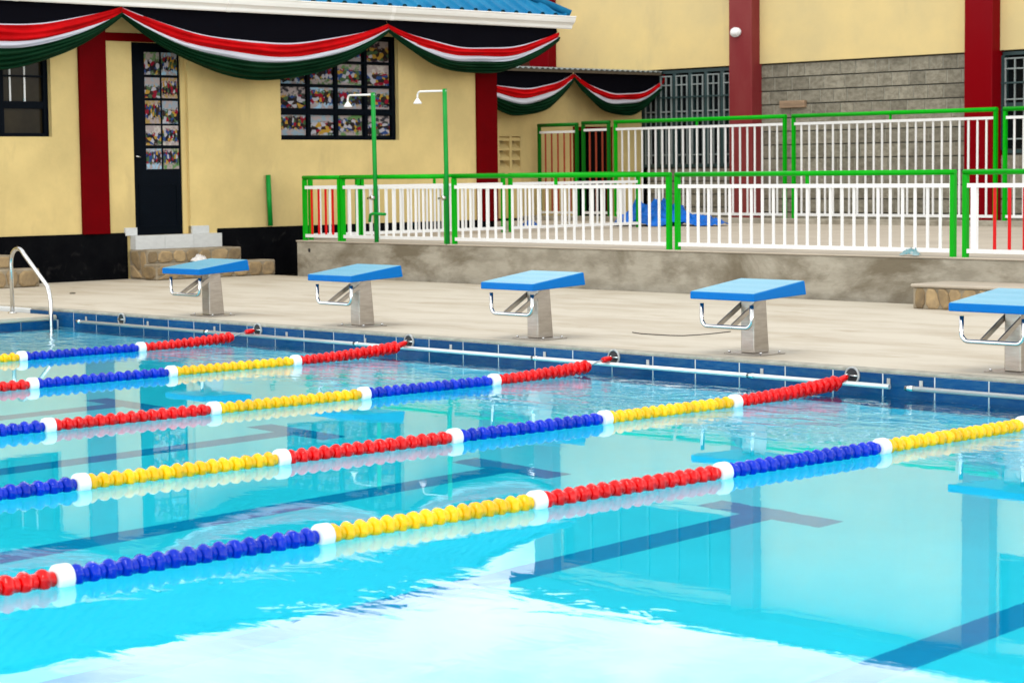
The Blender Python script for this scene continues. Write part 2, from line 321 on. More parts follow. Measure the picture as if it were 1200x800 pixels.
def lathe(bm, prof, n=24, axis='y', mod=None):
    rings = []
    for (t, r) in prof:
        ring = []
        for k in range(n):
            a = 2*PI*k/n; rr = r*(mod(a, t) if mod else 1)
            if axis == 'y': p = (rr*math.cos(a), t, rr*math.sin(a))
            elif axis == 'z': p = (rr*math.cos(a), rr*math.sin(a), t)
            else: p = (t, rr*math.cos(a), rr*math.sin(a))
            ring.append(bm.verts.new(p))
        rings.append(ring)
    for i in range(len(rings)-1):
        for k in range(n):
            f = bm.faces.new((rings[i][k], rings[i][(k+1) % n], rings[i+1][(k+1) % n], rings[i+1][k])); f.smooth = True
    bm.faces.new(rings[0][::-1]); bm.faces.new(rings[-1])
def to_mesh(bm, name, bevel=0.0, seg=1):
    if bevel:
        bmesh.ops.bevel(bm, geom=list(bm.edges), offset=bevel, segments=seg, profile=0.5, affect='EDGES')
    bmesh.ops.recalc_face_normals(bm, faces=list(bm.faces))
    me = bpy.data.meshes.new(name); bm.to_mesh(me); bm.free(); return me
def link(name, me, parent=None, material=None):
    o = bpy.data.objects.new(name, me); COL.objects.link(o)
    if parent is not None: o.parent = parent
    if material and not me.materials: me.materials.append(M[material])
    return o
def part(name, bm, material, parent, bevel=0.0, world=True, seg=1):
    """a mesh under a thing; geometry given in world coordinates unless world=False"""
    org = ORG.get(parent.name, Vector((0, 0, 0)))
    if world:
        bmesh.ops.translate(bm, verts=list(bm.verts), vec=-org)
    o = link(name, to_mesh(bm, name, bevel, seg), parent, material); ORG[o.name] = org if world else Vector((0, 0, 0))
    return o
def place(name, me, parent, loc, scale=None, rot=None, material=None):
    """a piece sharing mesh data, loc in world coordinates"""
    o = link(name, me, parent, material)
    o.location = Vector(loc)-ORG.get(parent.name, Vector((0, 0, 0))) if parent else Vector(loc)
    if scale: o.scale = scale
    if rot: o.rotation_euler = rot
    return o
def thing(name, label, cat, loc=(0, 0, 0), group=None):
    o = bpy.data.objects.new(name, None); COL.objects.link(o); o.location = loc; o.empty_display_size = 0.1
    o['label'] = label; o['category'] = cat
    if group: o['group'] = group
    ORG[o.name] = Vector(loc); return o
def single(name, bm, material, label, cat, group=None, bevel=0.0, seg=1):
    o = link(name, to_mesh(bm, name, bevel, seg), None, material)
    o['label'] = label; o['category'] = cat
    if group: o['group'] = group
    return o
def struct(name, bm, material, kind='structure', bevel=0.0):
    o = link(name, to_mesh(bm, name, bevel), None, material); o['kind'] = kind
    ORG[o.name] = Vector((0, 0, 0)); return o
def unit_cube():
    return to_mesh(boxm(-0.5, 0.5, -0.5, 0.5, -0.5, 0.5), 'unit')
def mesh_with(me, material):
    c = me.copy(); c.materials.clear(); c.materials.append(M[material]); return c
UNIT = unit_cube()
UC = {}
def ucube(material):
    if material not in UC: UC[material] = mesh_with(UNIT, material)
    return UC[material]
def cell(name, material, parent, x0, x1, y0, y1, z0, z1):
    return place(name, ucube(material), parent, ((x0+x1)/2, (y0+y1)/2, (z0+z1)/2), (abs(x1-x0), abs(y1-y0), abs(z1-z0)))
def grid_wall(bm, axis, pos0, pos1, u0, u1, z0, z1, holes):
    """wall slab with rectangular openings; axis 'x' -> slab spans pos in X and runs along Y"""
    us = sorted({u0, u1, *[h[0] for h in holes], *[h[1] for h in holes]}); zs = sorted({z0, z1, *[h[2] for h in holes], *[h[3] for h in holes]})
    us = [u for u in us if u0 <= u <= u1]; zs = [z for z in zs if z0 <= z <= z1]
    solid = [[not any(h[0] <= (us[i]+us[i+1])/2 <= h[1] and h[2] <= (zs[j]+zs[j+1])/2 <= h[3] for h in holes) for j in range(len(zs)-1)] for i in range(len(us)-1)]
    V = {}
    def vt(p, i, j):
        k = (p, i, j)
        if k not in V:
            V[k] = bm.verts.new((p, us[i], zs[j]) if axis == 'x' else (us[i], p, zs[j]))
        return V[k]
    def fc(*a):
        try: bm.faces.new(a)
        except ValueError: pass
    I, J = len(us)-1, len(zs)-1
    for i in range(I):
        for j in range(J):
            if not solid[i][j]: continue
            for p in (pos0, pos1): fc(vt(p, i, j), vt(p, i+1, j), vt(p, i+1, j+1), vt(p, i, j+1))
            for (di, dj, a, b) in ((-1, 0, (i, j), (i, j+1)), (1, 0, (i+1, j), (i+1, j+1)), (0, -1, (i, j), (i+1, j)), (0, 1, (i, j+1), (i+1, j+1))):
                ni, nj = i+di, j+dj
                if not (0 <= ni < I and 0 <= nj < J) or not solid[ni][nj]:
                    fc(vt(pos0, *a), vt(pos0, *b), vt(pos1, *b), vt(pos1, *a))

# ------------------------------------------------------------------ ground, pool, decks
PX0, PX1, PY0, PY1 = -2.2, 16.4, -25.0, 0.0
WZ, DEPTH = -0.177, 2.9
LZ = -0.06          # left deck level
FLOOR = WZ-DEPTH
def sheet_with_hole(bm, xs, ys, z, hole):
    vs = {(i, j): bm.verts.new((x, y, z)) for i, x in enumerate(xs) for j, y in enumerate(ys)}
    for i in range(len(xs)-1):
        for j in range(len(ys)-1):
            if (i, j) not in hole: bm.faces.new((vs[i, j], vs[i+1, j], vs[i+1, j+1], vs[i, j+1]))
bm = bmesh.new(); sheet_with_hole(bm, [-400, PX0-0.12, PX1+0.12, 400], [-400, PY0-0.12, PY1+0.12, 400], -0.11, {(1, 1)})
struct('ground', bm, 'ground')
struct('pool_deck', boxm((-20, 40, 0.14, 6.39, -0.1, 0.0), (PX1+0.14, 40, -40, 0.138, -0.1, 0.0), (PX0, PX1+0.138, -40, PY0-0.14, -0.1, 0.0)), 'deck')
struct('left_deck', boxm(-20, PX0-0.11, -40, -0.03, -0.1, LZ), 'deck')
struct('coping', boxm((PX0-0.6, PX1+0.11, 0.0, 0.136, -0.02, 0.006), (PX1+0.0, PX1+0.136, PY0, -0.004, -0.02, 0.006)), 'coping', bevel=0.006)
struct('left_coping', boxm(PX0-0.108, PX0+0.02, PY0, -0.034, LZ-0.05, LZ+0.006), 'deck', bevel=0.012)
struct('pool_floor', boxm(PX0-0.1, PX1+0.1, PY0-0.1, PY1+0.1, FLOOR-0.2, FLOOR), 'pool_floor')
pw = struct('pool_wall', boxm((PX0-3, PX1+0.1, 0.0035, 0.13, FLOOR, -0.02), (PX0-0.1, PX0-0.012, PY0, 0.01, FLOOR, LZ-0.052),
                              (PX1+0.012, PX1+0.1, PY0, 0.01, FLOOR, -0.02), (PX0, PX1, PY0-0.1, PY0-0.012, FLOOR, -0.02)), 'grout')
# blue wall tiles, each its own piece
tm = to_mesh(boxm(-0.5, 0.5, -0.5, 0.5, -0.5, 0.5), 'tile'); tm.materials.append(M['tile_blue'])
def tile(x, y, z, sx, sy_, sz):
    o = link('tile', tm, pw); o.location = (x, y, z); o.scale = (sx, sy_, sz)
TW, TH = 0.462, 0.292
x = PX0-0.62
while x < PX1-0.3:
    for r in range(3):
        if x < PX0 and r: continue
        zt = -0.021-r*(TH+0.006)
        tile(x+TW/2, 0.006+random.uniform(-0.0012, 0.0012), zt-TH/2, TW-0.013, 0.012, TH)
    x += TW
y = -0.02
while y > -13:
    for r in range(2):
        zt = LZ-0.055-r*(TH+0.006)
        tile(PX0-0.006, y-TW/2, zt-TH/2, 0.012, TW-0.013, TH)
    y -= TW
# lower tile lining (under water, too far down to tell the pieces apart)
struct('pool_lining', boxm((PX0, PX1, 0.003, 0.011, FLOOR, -0.021-3*(TH+0.006)), (PX0-0.011, PX0-0.003, PY0, 0, FLOOR, LZ-0.055-2*(TH+0.006)),
                           (PX1+0.003, PX1+0.011, PY0, 0, FLOOR, -0.03), (PX0, PX1, PY0-0.011, PY0-0.003, FLOOR, -0.03)), 'pool_floor')
# lane markings on the floor
lm = bmesh.new()
LANES = [0.25, 2.7, 5.15, 7.65, 10.05, 12.6, 15.0]
for lx in LANES:
    box(lm, lx-0.125, lx+0.125, -22.8, -2.45, FLOOR+0.002, FLOOR+0.006)
    box(lm, lx-0.5, lx+0.5, -2.448, -2.2, FLOOR+0.002, FLOOR+0.006)
struct('lane_marking', lm, 'lane_mark')
struct('water', boxm(PX0-0.009, PX1+0.009, PY0-0.009, PY1+0.009, FLOOR-0.1, WZ), 'water')

# ------------------------------------------------------------------ raised terrace and its retaining wall
TZ = 0.515
struct('terrace', boxm((-6.26, 20, 6.72, 16.5, -0.1, TZ-0.004), (-7.57, -6.26, 7.7, 16.5, -0.1, TZ-0.004), (-13, -7.57, 11.9, 16.5, -0.1, TZ-0.004),
                       (-14, 20, 16.5, 19.9, -0.1, 0.30)), 'terrace')
t = thing('retaining_wall', 'long stained grey concrete retaining wall below the green and white railings', 'retaining wall', (0, 6.6, 0))
part('wall', boxm(-6.27, 20, 6.5, 6.72, -0.1, TZ-0.024), 'concrete_wall', t, 0.006)
part('cap', boxm(-6.285, 20.01, 6.488, 6.73, TZ-0.023, TZ), 'terrace', t, 0.008)
bm = bmesh.new(); tube(bm, [(-5.98, 6.497, 0.375), (-5.98, 6.56, 0.375)], 0.03, 12); part('drain_disc', bm, 'hole_shade', t)  # solid disc, the shade of the opening is painted by its dark colour
single('kerb', boxm(-12.2, 20, 16.5, 16.85, 0.3, 0.60), 'concrete_wall', 'low grey concrete kerb carrying the tall rear railing', 'kerb', bevel=0.01)

# ------------------------------------------------------------------ starting blocks
def starting_block(x, label):
    t = thing('starting_block', label, 'starting block', (x, 0.52, 0), 'starting blocks along the pool end')
    bm = boxm(-0.20, 0.20, -0.15, 0.15, 0.0, 0.010)
    part('base_plate', bm, 'steel_brushed', t, 0.002, False)
    bolt = bmesh.new(); lathe(bolt, [(0.010, 0.011), (0.024, 0.011), (0.027, 0.008)], 8, 'z'); bme = to_mesh(bolt, 'bolt'); bme.materials.append(M['steel'])
    for bx in (-0.165, 0.165):
        for by in (-0.115, 0.115):
            b = link('bolt', bme, t); b.location = (bx, by, 0)
    # post: tapering box
    bm = bmesh.new()
    zt = 0.452
    lv = [(-0.070, -0.085), (0.070, -0.085), (0.070, 0.105), (-0.070, 0.105)]; tv = [(-0.070, -0.085), (0.070, -0.085), (0.070, 0.065), (-0.070, 0.065)]
    a = [bm.verts.new((p[0], p[1], 0.010)) for p in lv]; c = [bm.verts.new((p[0], p[1], zt)) for p in tv]
    bm.faces.new(a[::-1]); bm.faces.new(c)
    for i in range(4): bm.faces.new((a[i], a[(i+1) % 4], c[(i+1) % 4], c[i]))
    part('post', bm, 'steel_brushed', t, 0.008, False, 2)
    # platform: wedge, thicker and higher at the rear
    bm = bmesh.new()
    yf, yb = -0.40, 0.24; w2 = 0.335
    sec = [(yf, 0.452), (yf, 0.511), (yb-0.01, 0.590), (yb+0.012, 0.478)]
    L_ = [bm.verts.new((-w2, *p)) for p in sec]; R_ = [bm.verts.new((w2, *p)) for p in sec]
    bm.faces.new(L_); bm.faces.new(R_[::-1])
    for i in range(4): bm.faces.new((L_[i], R_[i], R_[(i+1) % 4], L_[(i+1) % 4]))
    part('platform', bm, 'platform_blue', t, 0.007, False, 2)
    # lighter non-slip tread on the top
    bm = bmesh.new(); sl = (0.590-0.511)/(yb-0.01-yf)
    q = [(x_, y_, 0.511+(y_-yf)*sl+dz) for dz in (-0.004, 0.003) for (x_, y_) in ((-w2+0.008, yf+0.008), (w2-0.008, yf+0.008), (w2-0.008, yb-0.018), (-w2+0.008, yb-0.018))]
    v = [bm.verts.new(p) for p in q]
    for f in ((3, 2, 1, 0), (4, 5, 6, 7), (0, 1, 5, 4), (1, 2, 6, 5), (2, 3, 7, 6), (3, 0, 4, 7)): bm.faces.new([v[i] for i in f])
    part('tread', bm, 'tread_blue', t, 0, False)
    # hand grip: open U of steel tube
    yh = -0.34; hx = 0.262; zb, zt2, r = 0.236, 0.418, 0.06
    pts = [(-hx, yh, zt2)] + arc((-hx+r, yh, zb+r), r, PI, 1.5*PI, 6) + arc((hx-r, yh, zb+r), r, 1.5*PI, 2*PI, 6) + [(hx, yh, zt2)]
    bm = bmesh.new(); tube(bm, pts, 0.0175, 12); part('hand_grip', bm, 'steel', t, 0, False)
    for sx in (-0.095, 0.052):
        bm = bmesh.new()
        p0, p1 = Vector((sx, yh+0.01, zb+0.005)), Vector((sx+0.02, 0.04, 0.462))
        d = (p1-p0).normalized(); n_ = Vector((0, -d.z, d.y))
        vs = []
        for p in (p0, p1):
            for a_, b_ in ((-1, -1), (1, -1), (1, 1), (-1, 1)): vs.append(bm.verts.new(p+Vector((0.006*a_, 0, 0))+n_*0.020*b_))
        bm.faces.new(vs[0:4][::-1]); bm.faces.new(vs[4:8])
        for i in range(4): bm.faces.new((vs[i], vs[(i+1) % 4], vs[4+(i+1) % 4], vs[4+i]))
        part('strut', bm, 'steel_brushed', t, 0, False)
    return t
ordn = ['nearest the bent pool handrail', 'second along from the bent pool handrail', 'third along from the bent pool handrail', 'fourth along from the bent pool handrail', 'in front of the rubble stone bench']
for k in range(5):
    starting_block(k*2.5+0.02, 'blue topped steel starting block '+ordn[k])

# ------------------------------------------------------------------ wall anchors and steel rails at the water's edge
AX = [-0.918, 1.527, 3.842, 6.45, 8.919, 11.15]
names = ['empty round lane rope anchor in blue tiles beside the corner handrail', 'round white rimmed anchor cup holding the lane rope nearest the bent handrail',
         'round white rimmed anchor cup holding the second lane rope from the bent handrail', 'round white rimmed anchor cup holding the third lane rope from the bent handrail',
         'round white rimmed anchor cup holding the fourth lane rope from the bent handrail', 'round white rimmed anchor cup holding the fifth lane rope from the bent handrail']
for ax, lb in zip(AX, names):
    t = thing('lane_anchor', lb, 'anchor', (ax, -0.004, -0.052), 'lane rope anchors')
    bm = bmesh.new(); lathe(bm, [(0.004, 0.068), (-0.008, 0.068), (-0.012, 0.065), (-0.013, 0.056), (-0.006, 0.054)], 24, 'y'); part('flange', bm, 'anchor_white', t, 0, False)
    bm = bmesh.new(); lathe(bm, [(-0.0065, 0.0535), (-0.0095, 0.0530)], 24, 'y'); part('cup', bm, 'hole_shade', t, 0, False)  # flat disc painted dark for the shade in the recess
    bm = bmesh.new(); tube(bm, [(-0.057, -0.013, 0.0), (0.057, -0.013, 0.0)], 0.006, 8); part('cross_bar', bm, 'steel', t, 0, False)
def wall_rail(x0, x1, label):
    t = thing('hand_rail', label, 'rail', (x0, -0.06, -0.107), 'steel hand rails along the pool end')
    L_ = x1-x0
    bm = bmesh.new(); tube(bm, [(0, 0, 0), (L_, 0, 0)], 0.019, 12); part('rail_tube', bm, 'rail_white', t, 0, False)
    xx = 0.05
    cm = bmesh.new(); tube(cm, [(-0.035, 0, 0), (0.035, 0, 0)], 0.0225, 12); cme = to_mesh(cm, 'sleeve'); cme.materials.append(M['steel'])
    bk = bmesh.new(); box(bk, -0.018, 0.018, 0.0, 0.058, -0.012, 0.012); box(bk, -0.014, 0.014, 0.052, 0.058, 0.0121, 0.055); bke = to_mesh(bk, 'bracket'); bke.materials.append(M['anchor_white'])
    i = 0
    while xx < L_:
        b = link('bracket', bke, t); b.location = (xx, 0, 0)
        if i % 2 == 0:
            s = link('sleeve', cme, t); s.location = (xx-0.06, 0, 0)
        xx += (L_-0.1)/max(1, round(L_/1.25)); i += 1
wall_rail(-1.68, 9.30, 'long pale steel rail along the tiles from corner handrail to fourth anchor')
wall_rail(9.49, 16.0, 'pale steel rail along the tiles past the fourth anchor')

# ------------------------------------------------------------------ lane ropes
def float_mesh(kind):
    bm = bmesh.new()
    prof = [(-0.0395, 0.014), (-0.0395, 0.030), (-0.036, 0.040), (-0.028, 0.0480), (-0.017, 0.0520), (-0.006, 0.0500), (0.004, 0.0440), (0.012, 0.0365), (0.019, 0.0340), (0.028, 0.0365), (0.035, 0.0350), (0.0395, 0.030), (0.0395, 0.014)]
    def mod(a, t): return 1+0.085*max(0, 1-abs(t+0.008)/0.045)*math.sin(6*a+t*75)
    lathe(bm, prof, 28, 'y', mod)
    return bm
FM = {}
for c in ('red', 'blue', 'yellow'):
    me = to_mesh(float_mesh(c), 'float'); me.materials.append(M['fl_'+c]); FM[c] = me
bm = bmesh.new(); lathe(bm, [(-0.037, 0.014), (-0.037, 0.047), (-0.033, 0.0550), (-0.025, 0.0580), (0.025, 0.0580), (0.033, 0.0550), (0.037, 0.047), (0.037, 0.014)], 28, 'y')
FW = to_mesh(bm, 'drum'); FW.materials.append(M['fl_white'])
def rope_z(y, lift):
    base = WZ+0.030
    if y > -1.5: base += lift*((y+1.5)/1.35)**2
    return base
RX = [1.505, 3.841, 6.447, 8.895, 11.15]
SEQ = [['red', 'blue', 'yellow'], ['red', 'yellow', 'blue', 'red'], ['red', 'blue', 'yellow', 'red', 'blue'], ['red', 'yellow', 'blue', 'red', 'yellow', 'blue'], ['red', 'yellow', 'blue', 'red', 'yellow', 'blue', 'red']]
DR = [[-1.37, -2.66], [-1.31, -2.62, -3.94], [-1.37, -2.69, -4.04, -5.36], [-1.32, -2.64, -3.97, -5.30, -6.64], [-1.15, -2.62, -4.02, -5.42, -6.78, -8.15]]
rl = ['floating lane rope with red then blue then yellow floats closest to the bent handrail', 'floating lane rope with red then yellow floats, second from the bent handrail',
      'floating lane rope with red, blue and yellow floats, third from the bent handrail', 'floating lane rope with red, yellow and blue floats, fourth from the bent handrail',
      'floating lane rope with large red, yellow and blue floats, farthest from the bent handrail']
fill = ['red', 'blue', 'yellow']
for i, X in enumerate(RX):
    t = thing('lane_rope', rl[i], 'lane rope', (X, 0, WZ), 'lane ropes on the pool')
    drums = list(DR[i]); seq = list(SEQ[i])
    while drums[-1] > -12.0: drums.append(drums[-1]-1.33)
    while len(seq) <= len(drums): seq.append(fill[(fill.index(seq[-1])+1) % 3] if i % 2 else fill[(fill.index(seq[-1])-1) % 3])
    ystart = -0.30 if i in (0, 2) else -0.14
    ph = random.uniform(0, 6)
    def wob(y): return 0.010*math.sin(y*0.9+ph)*min(1, max(0, -y-0.3))
    edges = [ystart]+drums
    for s in range(len(edges)-1):
        a = edges[s]-(0.038 if s else 0.0); b = edges[s+1]+0.038
        nfl = max(1, round((a-b)/(0.081 if s else 0.072)))
        for k in range(nfl):
            yy = a-(k+0.5)*(a-b)/nfl
            o = link('float', FM[seq[s]], t)
            lift = 0.055 if s == 0 else 0.0
            o.location = (wob(yy), yy, rope_z(yy, 0.05)-WZ)
            g = 1.0
            if s == 0: g = 1.0+0.22*max(0, (yy+1.1)/1.0)
            o.scale = (g*0.93, (a-b)/nfl/0.081, g*0.93); o.rotation_euler = (math.radians(random.uniform(-2, 2))+(0.05 if s == 0 else 0), random.uniform(0, 6), math.radians(random.uniform(-2, 2)))
    for yd in drums:
        o = link('drum', FW, t); o.location = (wob(yd), yd, rope_z(yd, 0.05)-WZ); o.rotation_euler = (0, random.uniform(0, 6), 0)
    pts = [(X, -0.012, -0.056), (X, ystart+0.10, rope_z(ystart, 0.05)+0.03), (X, ystart, rope_z(ystart, 0.05))]
    yy = ystart-0.3
    while yy > -24.9: pts.append((X+wob(yy), yy, rope_z(yy, 0.05))); yy -= 0.4
    bm = bmesh.new(); tube(bm, pts, 0.006, 6); part('cable', bm, 'cable', t)
    # red tensioner strap between the first float and the anchor
    p0 = Vector((X, -0.035, -0.058)); p1 = Vector((X, -0.14, -0.070)) if i in (0, 2) else Vector((X, ystart, rope_z(ystart, 0.05)+0.01))
    bm = bmesh.new(); tube(bm, [p0, p0.lerp(p1, 0.25), p0.lerp(p1, 0.75), p1], [0.014, 0.024, 0.026, 0.020], 10); part('tensioner', bm, 'fl_red', t)
    bm = bmesh.new(); tube(bm, [(X, -0.02, -0.052), (X+0.008, -0.04, -0.038), (X, -0.06, -0.046)], 0.005, 6); part('hook', bm, 'steel', t)

# ------------------------------------------------------------------ corner handrail rail
t = thing('pool_handrail', 'bent stainless steel handrail dipping into the pool corner', 'handrail', (-2.93, -0.16, LZ))
def ladder_rail(dy):
    x0, x1 = -2.93, -2.10; yy = -0.16+dy
    pts = [(x0, yy, LZ), (x0, yy, 0.50)] + arc((x0+0.16, yy, 0.52), 0.16, PI, 0.22*PI, 10) + [(x1-0.06, yy, 0.27)] + [(x1-0.02, yy, 0.19), (x1, yy, 0.10), (x1, yy, -1.6)]
    bm = bmesh.new(); tube(bm, pts, 0.024, 12); part('rail', bm, 'steel', t)
    bm = bmesh.new(); lathe(bm, [(0, 0.05), (0.012, 0.05), (0.02, 0.032)], 16, 'z'); bmesh.ops.translate(bm, verts=list(bm.verts), vec=(x0, yy, LZ)); part('flange', bm, 'steel', t)
ladder_rail(0.0)

# ------------------------------------------------------------------ railings
def railing(label, ax, a0, a1, c, z0, zt, bars, green='fence_green', red=False, spacing=0.165, post_w=0.054, gate=False, wb=0.031, cat='railing', group='green and white railings', stub=True, rail_r=0.030, pattern=None):
    """ax 'x': panel runs along X from a0 to a1 at Y=c ; ax 'y': runs along Y at X=c"""
    t = thing('railing', label, cat, ((a0, c, z0) if ax == 'x' else (c, a0, z0)), group)
    def P(u, z, off=0): return (u, c+off, z) if ax == 'x' else (c+off, u, z)
    def B(name, mt, u0, u1, wd, za, zb, off=0):
        if ax == 'x': return cell(name, mt, t, u0, u1, c-wd/2+off, c+wd/2+off, za, zb)
        return cell(name, mt, t, c-wd/2+off, c+wd/2+off, u0, u1, za, zb)
    h = post_w/2
    for u in (a0, a1): B('post', green, u-h, u+h, post_w, z0, zt-rail_r*2+0.004)
    bm = bmesh.new(); tube(bm, [P(a0-h, zt-rail_r), P(a1+h, zt-rail_r)], rail_r, 12); part('top_rail', bm, green, t)
    zr = zt-0.150; zb = z0+0.045
    B('white_rail', 'fence_white', a0+h, a1-h, 0.042, zr-0.045, zr)
    B('bottom_rail', 'fence_white', a0+h, a1-h, 0.045, zb, zb+0.045)
    if stub:
        mid = (a0+a1)/2; B('stub', green, mid-0.016, mid+0.016, 0.032, zr, zt-rail_r*1.7)
    if gate:
        B('gate_stile', 'fence_white', a0+h+0.05, a0+h+0.12, 0.045, zb+0.045, zr-0.045); 
    n = max(2, round((a1-a0)/spacing)); st = (a1-a0)/n
    for k in range(1, n):
        u = a0+k*st
        if gate and k == 1: continue
        mt = bars if not pattern else pattern[k % len(pattern)]
        B('bar', mt, u-wb/2, u+wb/2, 0.018, zb+0.045, zr-0.045)
    return t
zb, zt = TZ, 1.455
YF = 6.56
railing('short railing with red bars above the dark plinth end of the terrace', 'x', -6.14, -5.33, YF, zb, zt, 'fence_red', spacing=0.17, stub=False)
railing('white barred railing behind the two green shower poles', 'x', -5.26, -3.03, YF, zb, zt, 'fence_white', spacing=0.16, stub=False)
railing('white barred railing in front of the small door and red bars', 'x', -2.87, 1.05, YF, zb, zt, 'fence_white')
railing('white barred railing with a crumpled teal cloth at its foot', 'x', 1.19, 5.19, YF, zb, zt, 'fence_white')
railing('gate like railing with red bars above the rubble stone bench', 'x', 5.35, 9.2, YF, zb, zt, 'fence_red', gate=True, spacing=0.185)
railing('short side railing leading away from the corner with red bars', 'y', 6.75, 7.64, -6.25, TZ, zt, 'fence_white', stub=False)
railing('side railing with white bars passing the maroon corner column', 'y', 7.72, 10.62, -6.25, TZ, zt, 'fence_white')
railing('side railing with white bars ending by the blue tarpaulin heap', 'y', 10.78, 13.74, -6.25, TZ, zt, 'fence_white')
YB = 16.7; zbb, ztb = 0.60, 2.42
g2 = 'tall rear railings'
railing('tall dark railing of rusty red bars in front of yellow annex wall', 'x', -11.7, -10.66, YB, zbb, ztb-0.02, 'fence_red_old', green='fence_green_old', stub=False, group=g2, rail_r=0.036)
railing('narrow tall railing of red bars in front of the dark doorway', 'x', -10.48, -9.80, YB, zbb, ztb, 'fence_red_old', green='fence_green_old', stub=False, group=g2, rail_r=0.036)
railing('tall rear railing with white bars in front of the grilled windows', 'x', -9.62, -5.50, YB, zbb, ztb, 'fence_white', group=g2, rail_r=0.036, spacing=0.172)
railing('tall rear railing with white bars in front of grey stone wall', 'x', -5.30, -1.14, YB, zbb, ztb, 'fence_white', group=g2, rail_r=0.036, spacing=0.172)
railing('tall rear railing with white bars past the glossy red column', 'x', -0.96, 3.2, YB, zbb, ztb, 'fence_white', group=g2, rail_r=0.036, spacing=0.172)

# ------------------------------------------------------------------ outdoor showers
def shower(x, label, spout, lean):
    yy = 6.512
    t = thing('outdoor_shower', label, 'shower', (x, yy, TZ), 'outdoor showers')
    top = Vector((x-lean, yy, 2.60))
    bm = bmesh.new(); tube(bm, [(x, yy, TZ), (x-lean*0.5, yy, 1.6), top], 0.031, 12); part('pole', bm, 'shower_green', t)
    bm = bmesh.new(); tube(bm, [top+Vector((0.03, 0, -0.03)), top+Vector((-0.50, 0, -0.02))] + [(top.x-0.50-0.06*math.sin(a), yy, top.z-0.08+0.06*math.cos(a)) for a in (0.4, 0.8, 1.2, PI/2)] + [top+Vector((-0.56, 0, -0.12))], 0.014, 8); part('arm', bm, 'shower_white', t)
    bm = bmesh.new(); lathe(bm, [(0.05, 0.014), (0.04, 0.022), (0.015, 0.040), (-0.010, 0.058), (-0.022, 0.060), (-0.027, 0.052)], 18, 'z')
    bmesh.ops.translate(bm, verts=list(bm.verts), vec=(top.x-0.56, yy, top.z-0.16)); part('shower_head', bm, 'shower_white', t)
    bm = bmesh.new(); lathe(bm, [(-0.03, 0.02), (-0.02, 0.035), (0.02, 0.035), (0.03, 0.02)], 12, 'y'); bmesh.ops.translate(bm, verts=list(bm.verts), vec=(x-lean*0.3, yy-0.06, 1.14))
    tube(bm, [(x-lean*0.3-0.10, yy-0.06, 1.13), (x-lean*0.3, yy-0.06, 1.14)], 0.016, 8); part('tap', bm, 'steel', t)
    if spout:
        bm = bmesh.new(); tube(bm, [(x-0.10, yy-0.04, 0.80), (x-0.08, yy-0.04, 0.90), (x-0.01, yy-0.05, 0.915), (x+0.24, yy-0.04, 0.91)], 0.022, 8); part('foot_spout', bm, 'shower_green', t)
shower(-4.46, 'green shower pole with white head and low side spout', True, 0.03)
shower(-2.96, 'green shower pole with white head beside the railing post pair', False, 0.02)

# ------------------------------------------------------------------ yellow changing block with blue roof
XF = -7.6
bd = thing('changing_block', 'yellow single storey block with blue corrugated roof and maroon columns', 'building', (XF, 4, 0))
W1 = (-0.4, 3.26, 2.04, 3.62); DOOR = (4.60, 5.56, 0.62, 3.40); W2 = (7.26, 9.62, 2.0, 3.64)
bm = bmesh.new(); grid_wall(bm, 'x', XF-0.22, XF, -6.0, 11.69, 0.0, 3.95, [W1, DOOR, W2])
box(bm, -11.2, XF-0.221, 11.45, 11.67, 0, 3.9)
part('wall', bm, 'wall_yellow', bd)
part('room_back', boxm(-9.4, -9.3, -6, 11.4, 0.0, 3.9), 'wall_yellow', bd)
for y0, y1 in ((3.70, 4.14), (11.28, 11.72)):
    part('column', boxm(XF-0.02, XF+0.06, y0, y1, 0.66, 3.9), 'maroon', bd, 0.006)
part('plinth', boxm((XF-0.01, XF+0.03, -6.0, 4.44, -0.05, 0.665), (XF-0.01, XF+0.03, 6.03, 11.70, -0.05, 0.685)), 'plinth_black', bd, 0.008)
part('doorway_lintel', boxm(XF-0.01, XF+0.012, 4.14, 5.60, 3.40, 3.52), 'maroon', bd)
# window with photographs pasted on its panes
def window_photos(y0, y1, z0, z1, ys, zs, nm):
    f = part('window', boxm((XF-0.14, XF-0.08, y0, y1, z0, z0+0.05), (XF-0.14, XF-0.08, y0, y1, z1-0.05, z1), (XF-0.14, XF-0.08, y0, y0+0.05, z0+0.05, z1-0.05), (XF-0.14, XF-0.08, y1-0.07, y1, z0+0.05, z1-0.05)), 'frame_navy', bd, 0.004)
    return f
f2 = window_photos(W2[0], W2[1], W2[2], W2[3], None, None, '')
ycols = [(7.33, 7.84), (7.905, 8.385), (8.46, 8.96), (9.075, 9.53)]; zrows = [(2.075, 2.385), (2.49, 2.815), (2.865, 3.185), (3.235, 3.56)]
part('glass', boxm(XF-0.15, XF-0.141, W2[0], W2[1], W2[2], W2[3]), 'glass_dark', f2)
for yb_ in (7.872, 8.42, 9.017): cell('mullion', 'frame_navy', f2, XF-0.135, XF-0.085, yb_-0.030, yb_+0.030, W2[2]+0.05, W2[3]-0.05)
for zb_, hh in ((2.437, 0.045), (2.84, 0.018), (3.21, 0.018)): cell('transom', 'frame_navy', f2, XF-0.133, XF-0.090, W2[0]+0.05, W2[1]-0.07, zb_-hh, zb_+hh)
for (a, b) in ycols:
    for (c, d) in zrows:
        cell('photo_print', 'photo_print', f2, XF-0.139, XF-0.136, a, b, c, d)
